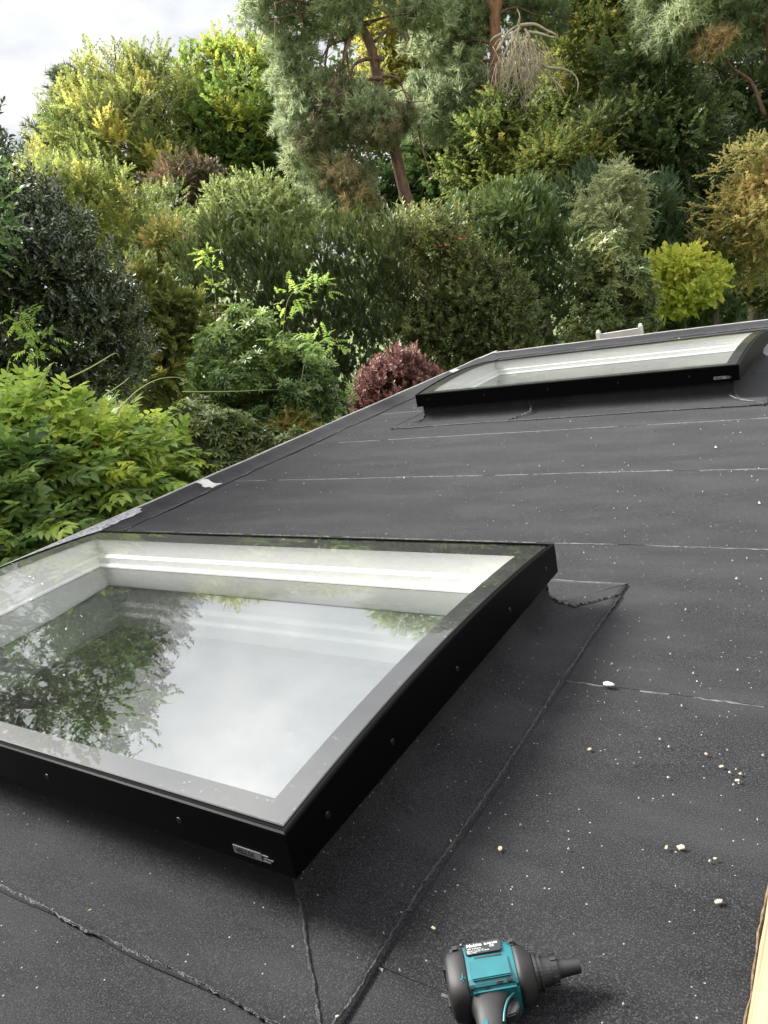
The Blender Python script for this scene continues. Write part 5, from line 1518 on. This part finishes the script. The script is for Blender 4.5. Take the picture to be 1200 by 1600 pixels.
# ------------------------------------------------------------------ debris on the felt
def chip_mesh(i, s=1.0):
    rg = random.Random(i)
    bm = bmesh.new()
    n = rg.choice((5, 6, 7))
    lo, hi = [], []
    for k in range(n):
        a = 2 * math.pi * k / n + rg.uniform(-.3, .3); r = rg.uniform(.6, 1.1)
        x, y = math.cos(a) * r, math.sin(a) * r * rg.uniform(.5, .75)
        lo.append(bm.verts.new((x, y, 0))); hi.append(bm.verts.new((x * .85 + rg.uniform(-.1, .1), y * .85, rg.uniform(.2, .55))))
    bm.faces.new(lo[::-1]); bm.faces.new(hi)
    for k in range(n):
        bm.faces.new((lo[k], lo[(k + 1) % n], hi[(k + 1) % n], hi[k]))
    me = bm_mesh('foam_chip', bm)
    me.materials.append(M['chip'])
    return me
CH = [chip_mesh(i) for i in range(6)]
chips = [(781, 1325, 6, 'pale foam chip lying alone between long seam and blower'), (888, 1324, 4, None), (1041, 1324, 6, 'pale foam chip just left of the largest chip, right foreground'), (1064, 1323, 8, 'largest pale foam chip, right of its twin in the right foreground'), (1109, 1343, 5, None), (1117, 1341, 5, 'paired crumbly foam chip above the one nearest the batten'), (1123, 1408, 8, 'pale foam chip nearest the timber batten'),
         (677, 1450, 5, 'pale foam chip beside the seam, left of the blower body'), (862, 1530, 5, 'pale foam chip under the blower nozzle'), (974, 1566, 4, None), (527, 1588, 5, 'yellowish foam chip on the seam at the bottom edge'), (140, 1422, 4, 'thin pale flake on the felt in front of the near skylight'), (1031, 1153, 4, None), (1045, 1165, 4, None), (1103, 1178, 5, 'leftmost larger chip of the scatter at the right'), (1127, 1197, 5, 'pale chip in the middle of the scatter at the right'), (1140, 1205, 4, None), (1152, 1219, 5, 'lowest larger chip of the scatter at the right'), (1146, 1224, 4, None), (1157, 1207, 5, None), (1154, 1222, 3, None), (1192, 1178, 4, None), (1044, 1213, 4, None), (921, 1170, 5, 'pale foam chip alone below the white fluff'), (1189, 903, 3, None), (1136, 1170, 3, None), (1150, 1200, 3, None), (1083, 1050, 4, None), (1089, 1063, 3, None), (1052, 1240, 3, None), (998, 1245, 3, None), (1153, 1045, 4, None)]
TINY = [c_ for c_ in chips if not c_[3]]
for i, (px, py, s, lab) in enumerate([c_ for c_ in chips if c_[3]]):
    p = onz(px, py, .008)
    k = np.linalg.norm(p - CAM) / F_PX
    o = bpy.data.objects.new('foam_chip', CH[i % 6]); COL.objects.link(o)
    o.location = (p[0], p[1], .0075)
    rg = random.Random(i)
    s *= .82
    o.scale = (s * k, s * k * rg.uniform(.8, 1.2), s * k * .6); o.rotation_euler = (rg.uniform(-.2, .2), rg.uniform(-.2, .2), rg.uniform(0, 6.28))
    tag(o, lab, 'chip', 'pale chips scattered on the felt')
fl = bmesh.new()
bmesh.ops.create_icosphere(fl, subdivisions=3, radius=1)
for v in fl.verts:
    v.co *= 1 + .35 * mnoise.noise(v.co * 2.5)
    v.co.x *= .013; v.co.y *= .007; v.co.z = max(v.co.z, -.3) * .006
p = onz(951, 1070, .01)
bmesh.ops.translate(fl, verts=fl.verts, vec=(p[0], p[1], .011))
o = link('white_fluff', bm_mesh('white_fluff', fl), M['fluff'], smooth=True)
tag(o, 'white fluffy blob on the lap line right of the near skylight', 'fluff')

def grit():
    rg = np.random.default_rng(12)
    n = 900
    x = rg.uniform(-4.3, -.22, n); y = np.where(rg.uniform(size=n) < .62, rg.uniform(.4, 4.4, n), rg.uniform(4.4, 9.5, n))
    V, T = [], []
    for a, b in zip(x, y):
        if any(r[0] - .05 < a < r[1] + .05 and r[2] - .05 < b < r[3] + .05 for r in (NEAR, FAR)): continue
        if b < 2.7 and a < -.85 and rg.uniform() < .85: continue
        if rg.uniform() < .45 and a < -1.6 - .1 * b: continue
        s = .0011 * math.exp(rg.normal(0, .45)) * (1 + .16 * b)
        an = rg.uniform(0, 6.28)
        z = .0105 if b > 2.7 or a > -.8 else .013
        c = np.array([a * S, b * S, z])
        o_ = len(V)
        for k in range(4):
            V.append(c + [s * math.cos(an + k * 1.57) * (1.5 if k % 2 else .8), s * math.sin(an + k * 1.57) * (1.5 if k % 2 else .8), -.004])
        V.append(c + [0, 0, s * .8])
        T += [(o_, o_ + 1, o_ + 4), (o_ + 1, o_ + 2, o_ + 4), (o_ + 2, o_ + 3, o_ + 4), (o_ + 3, o_, o_ + 4)]
    for px, py, s, _ in TINY:
        p = onz(px, py, .009); k_ = .6 * s * np.linalg.norm(p - CAM) / F_PX
        an = rg.uniform(0, 6.28); o_ = len(V)
        for k in range(5):
            V.append(p + [k_ * math.cos(an + k * 1.257) * (1.0 if k % 2 else .7), k_ * .7 * math.sin(an + k * 1.257), -.003])
        V.append(p + [k_ * .2, 0, k_ * .45])
        T += [(o_ + k, o_ + (k + 1) % 5, o_ + 5) for k in range(5)]
    o = link('grit', mesh_py('grit', V, T), M['grit'])
    tag(o, 'fine pale grit and dust specks strewn over the felt', 'grit', kind='stuff')
grit()
print('LEAF TRIS', TRIS[0])

# ------------------------------------------------------------------ tree outside the picture on the left, mirrored in the near glass
def mirrored(px, py, dist):
    """point whose mirror image in the near skylight's glass shows at a pixel"""
    z = .25 * S
    for _ in range(6):
        p = onz(px, py, z)
        v = (p[1] / S - NEAR[2]) / (NEAR[3] - NEAR[2])
        z = (.25 + arc(min(1, max(0, v)))) * S
    D_ = NEAR[3] - NEAR[2]
    slope = -0.041 * 4 * (2 * v - 1) / D_
    n = np.array([0, -slope, 1.0]); n /= np.linalg.norm(n)
    d = ray(px, py)
    r = d - 2 * d.dot(n) * n
    return p + r * dist

def project(p):
    v = R.T @ (np.array(p) - CAM)
    return (CX + v[0] * F_PX / -v[2], CY - v[1] * F_PX / -v[2]) if v[2] < 0 else None

def side_tree():
    spots = [(30, 965, .62), (90, 985, .6), (150, 960, .28), (160, 1010, .5), (60, 1040, .6), (120, 1060, .5), (20, 1100, .55), (75, 1110, .4), (-60, 1000, .8), (-60, 1100, .8), (-150, 1050, 1.0), (175, 985, .4), (10, 1150, .3), (165, 1090, .25), (60, 1145, .2)]
    lobes = []
    for px, py, r in spots:
        c = mirrored(px, py, 5.2)
        lobes.append((c, (r, r, r * .7), .4))
    c = np.mean([l[0] for l in lobes], axis=0)
    tree('overhanging_side_tree', 'small leaved tree beyond the left edge, seen mirrored in the near glass', 'tree', lobes, TP['spray'], 1800, .30, LM['maple'], seed=95, tr=.12, per=6, keep_back=1.0, sub=.4, base=(c[0] - 1.6, c[1] - .3))
side_tree()
print('LEAF TRIS', TRIS[0])
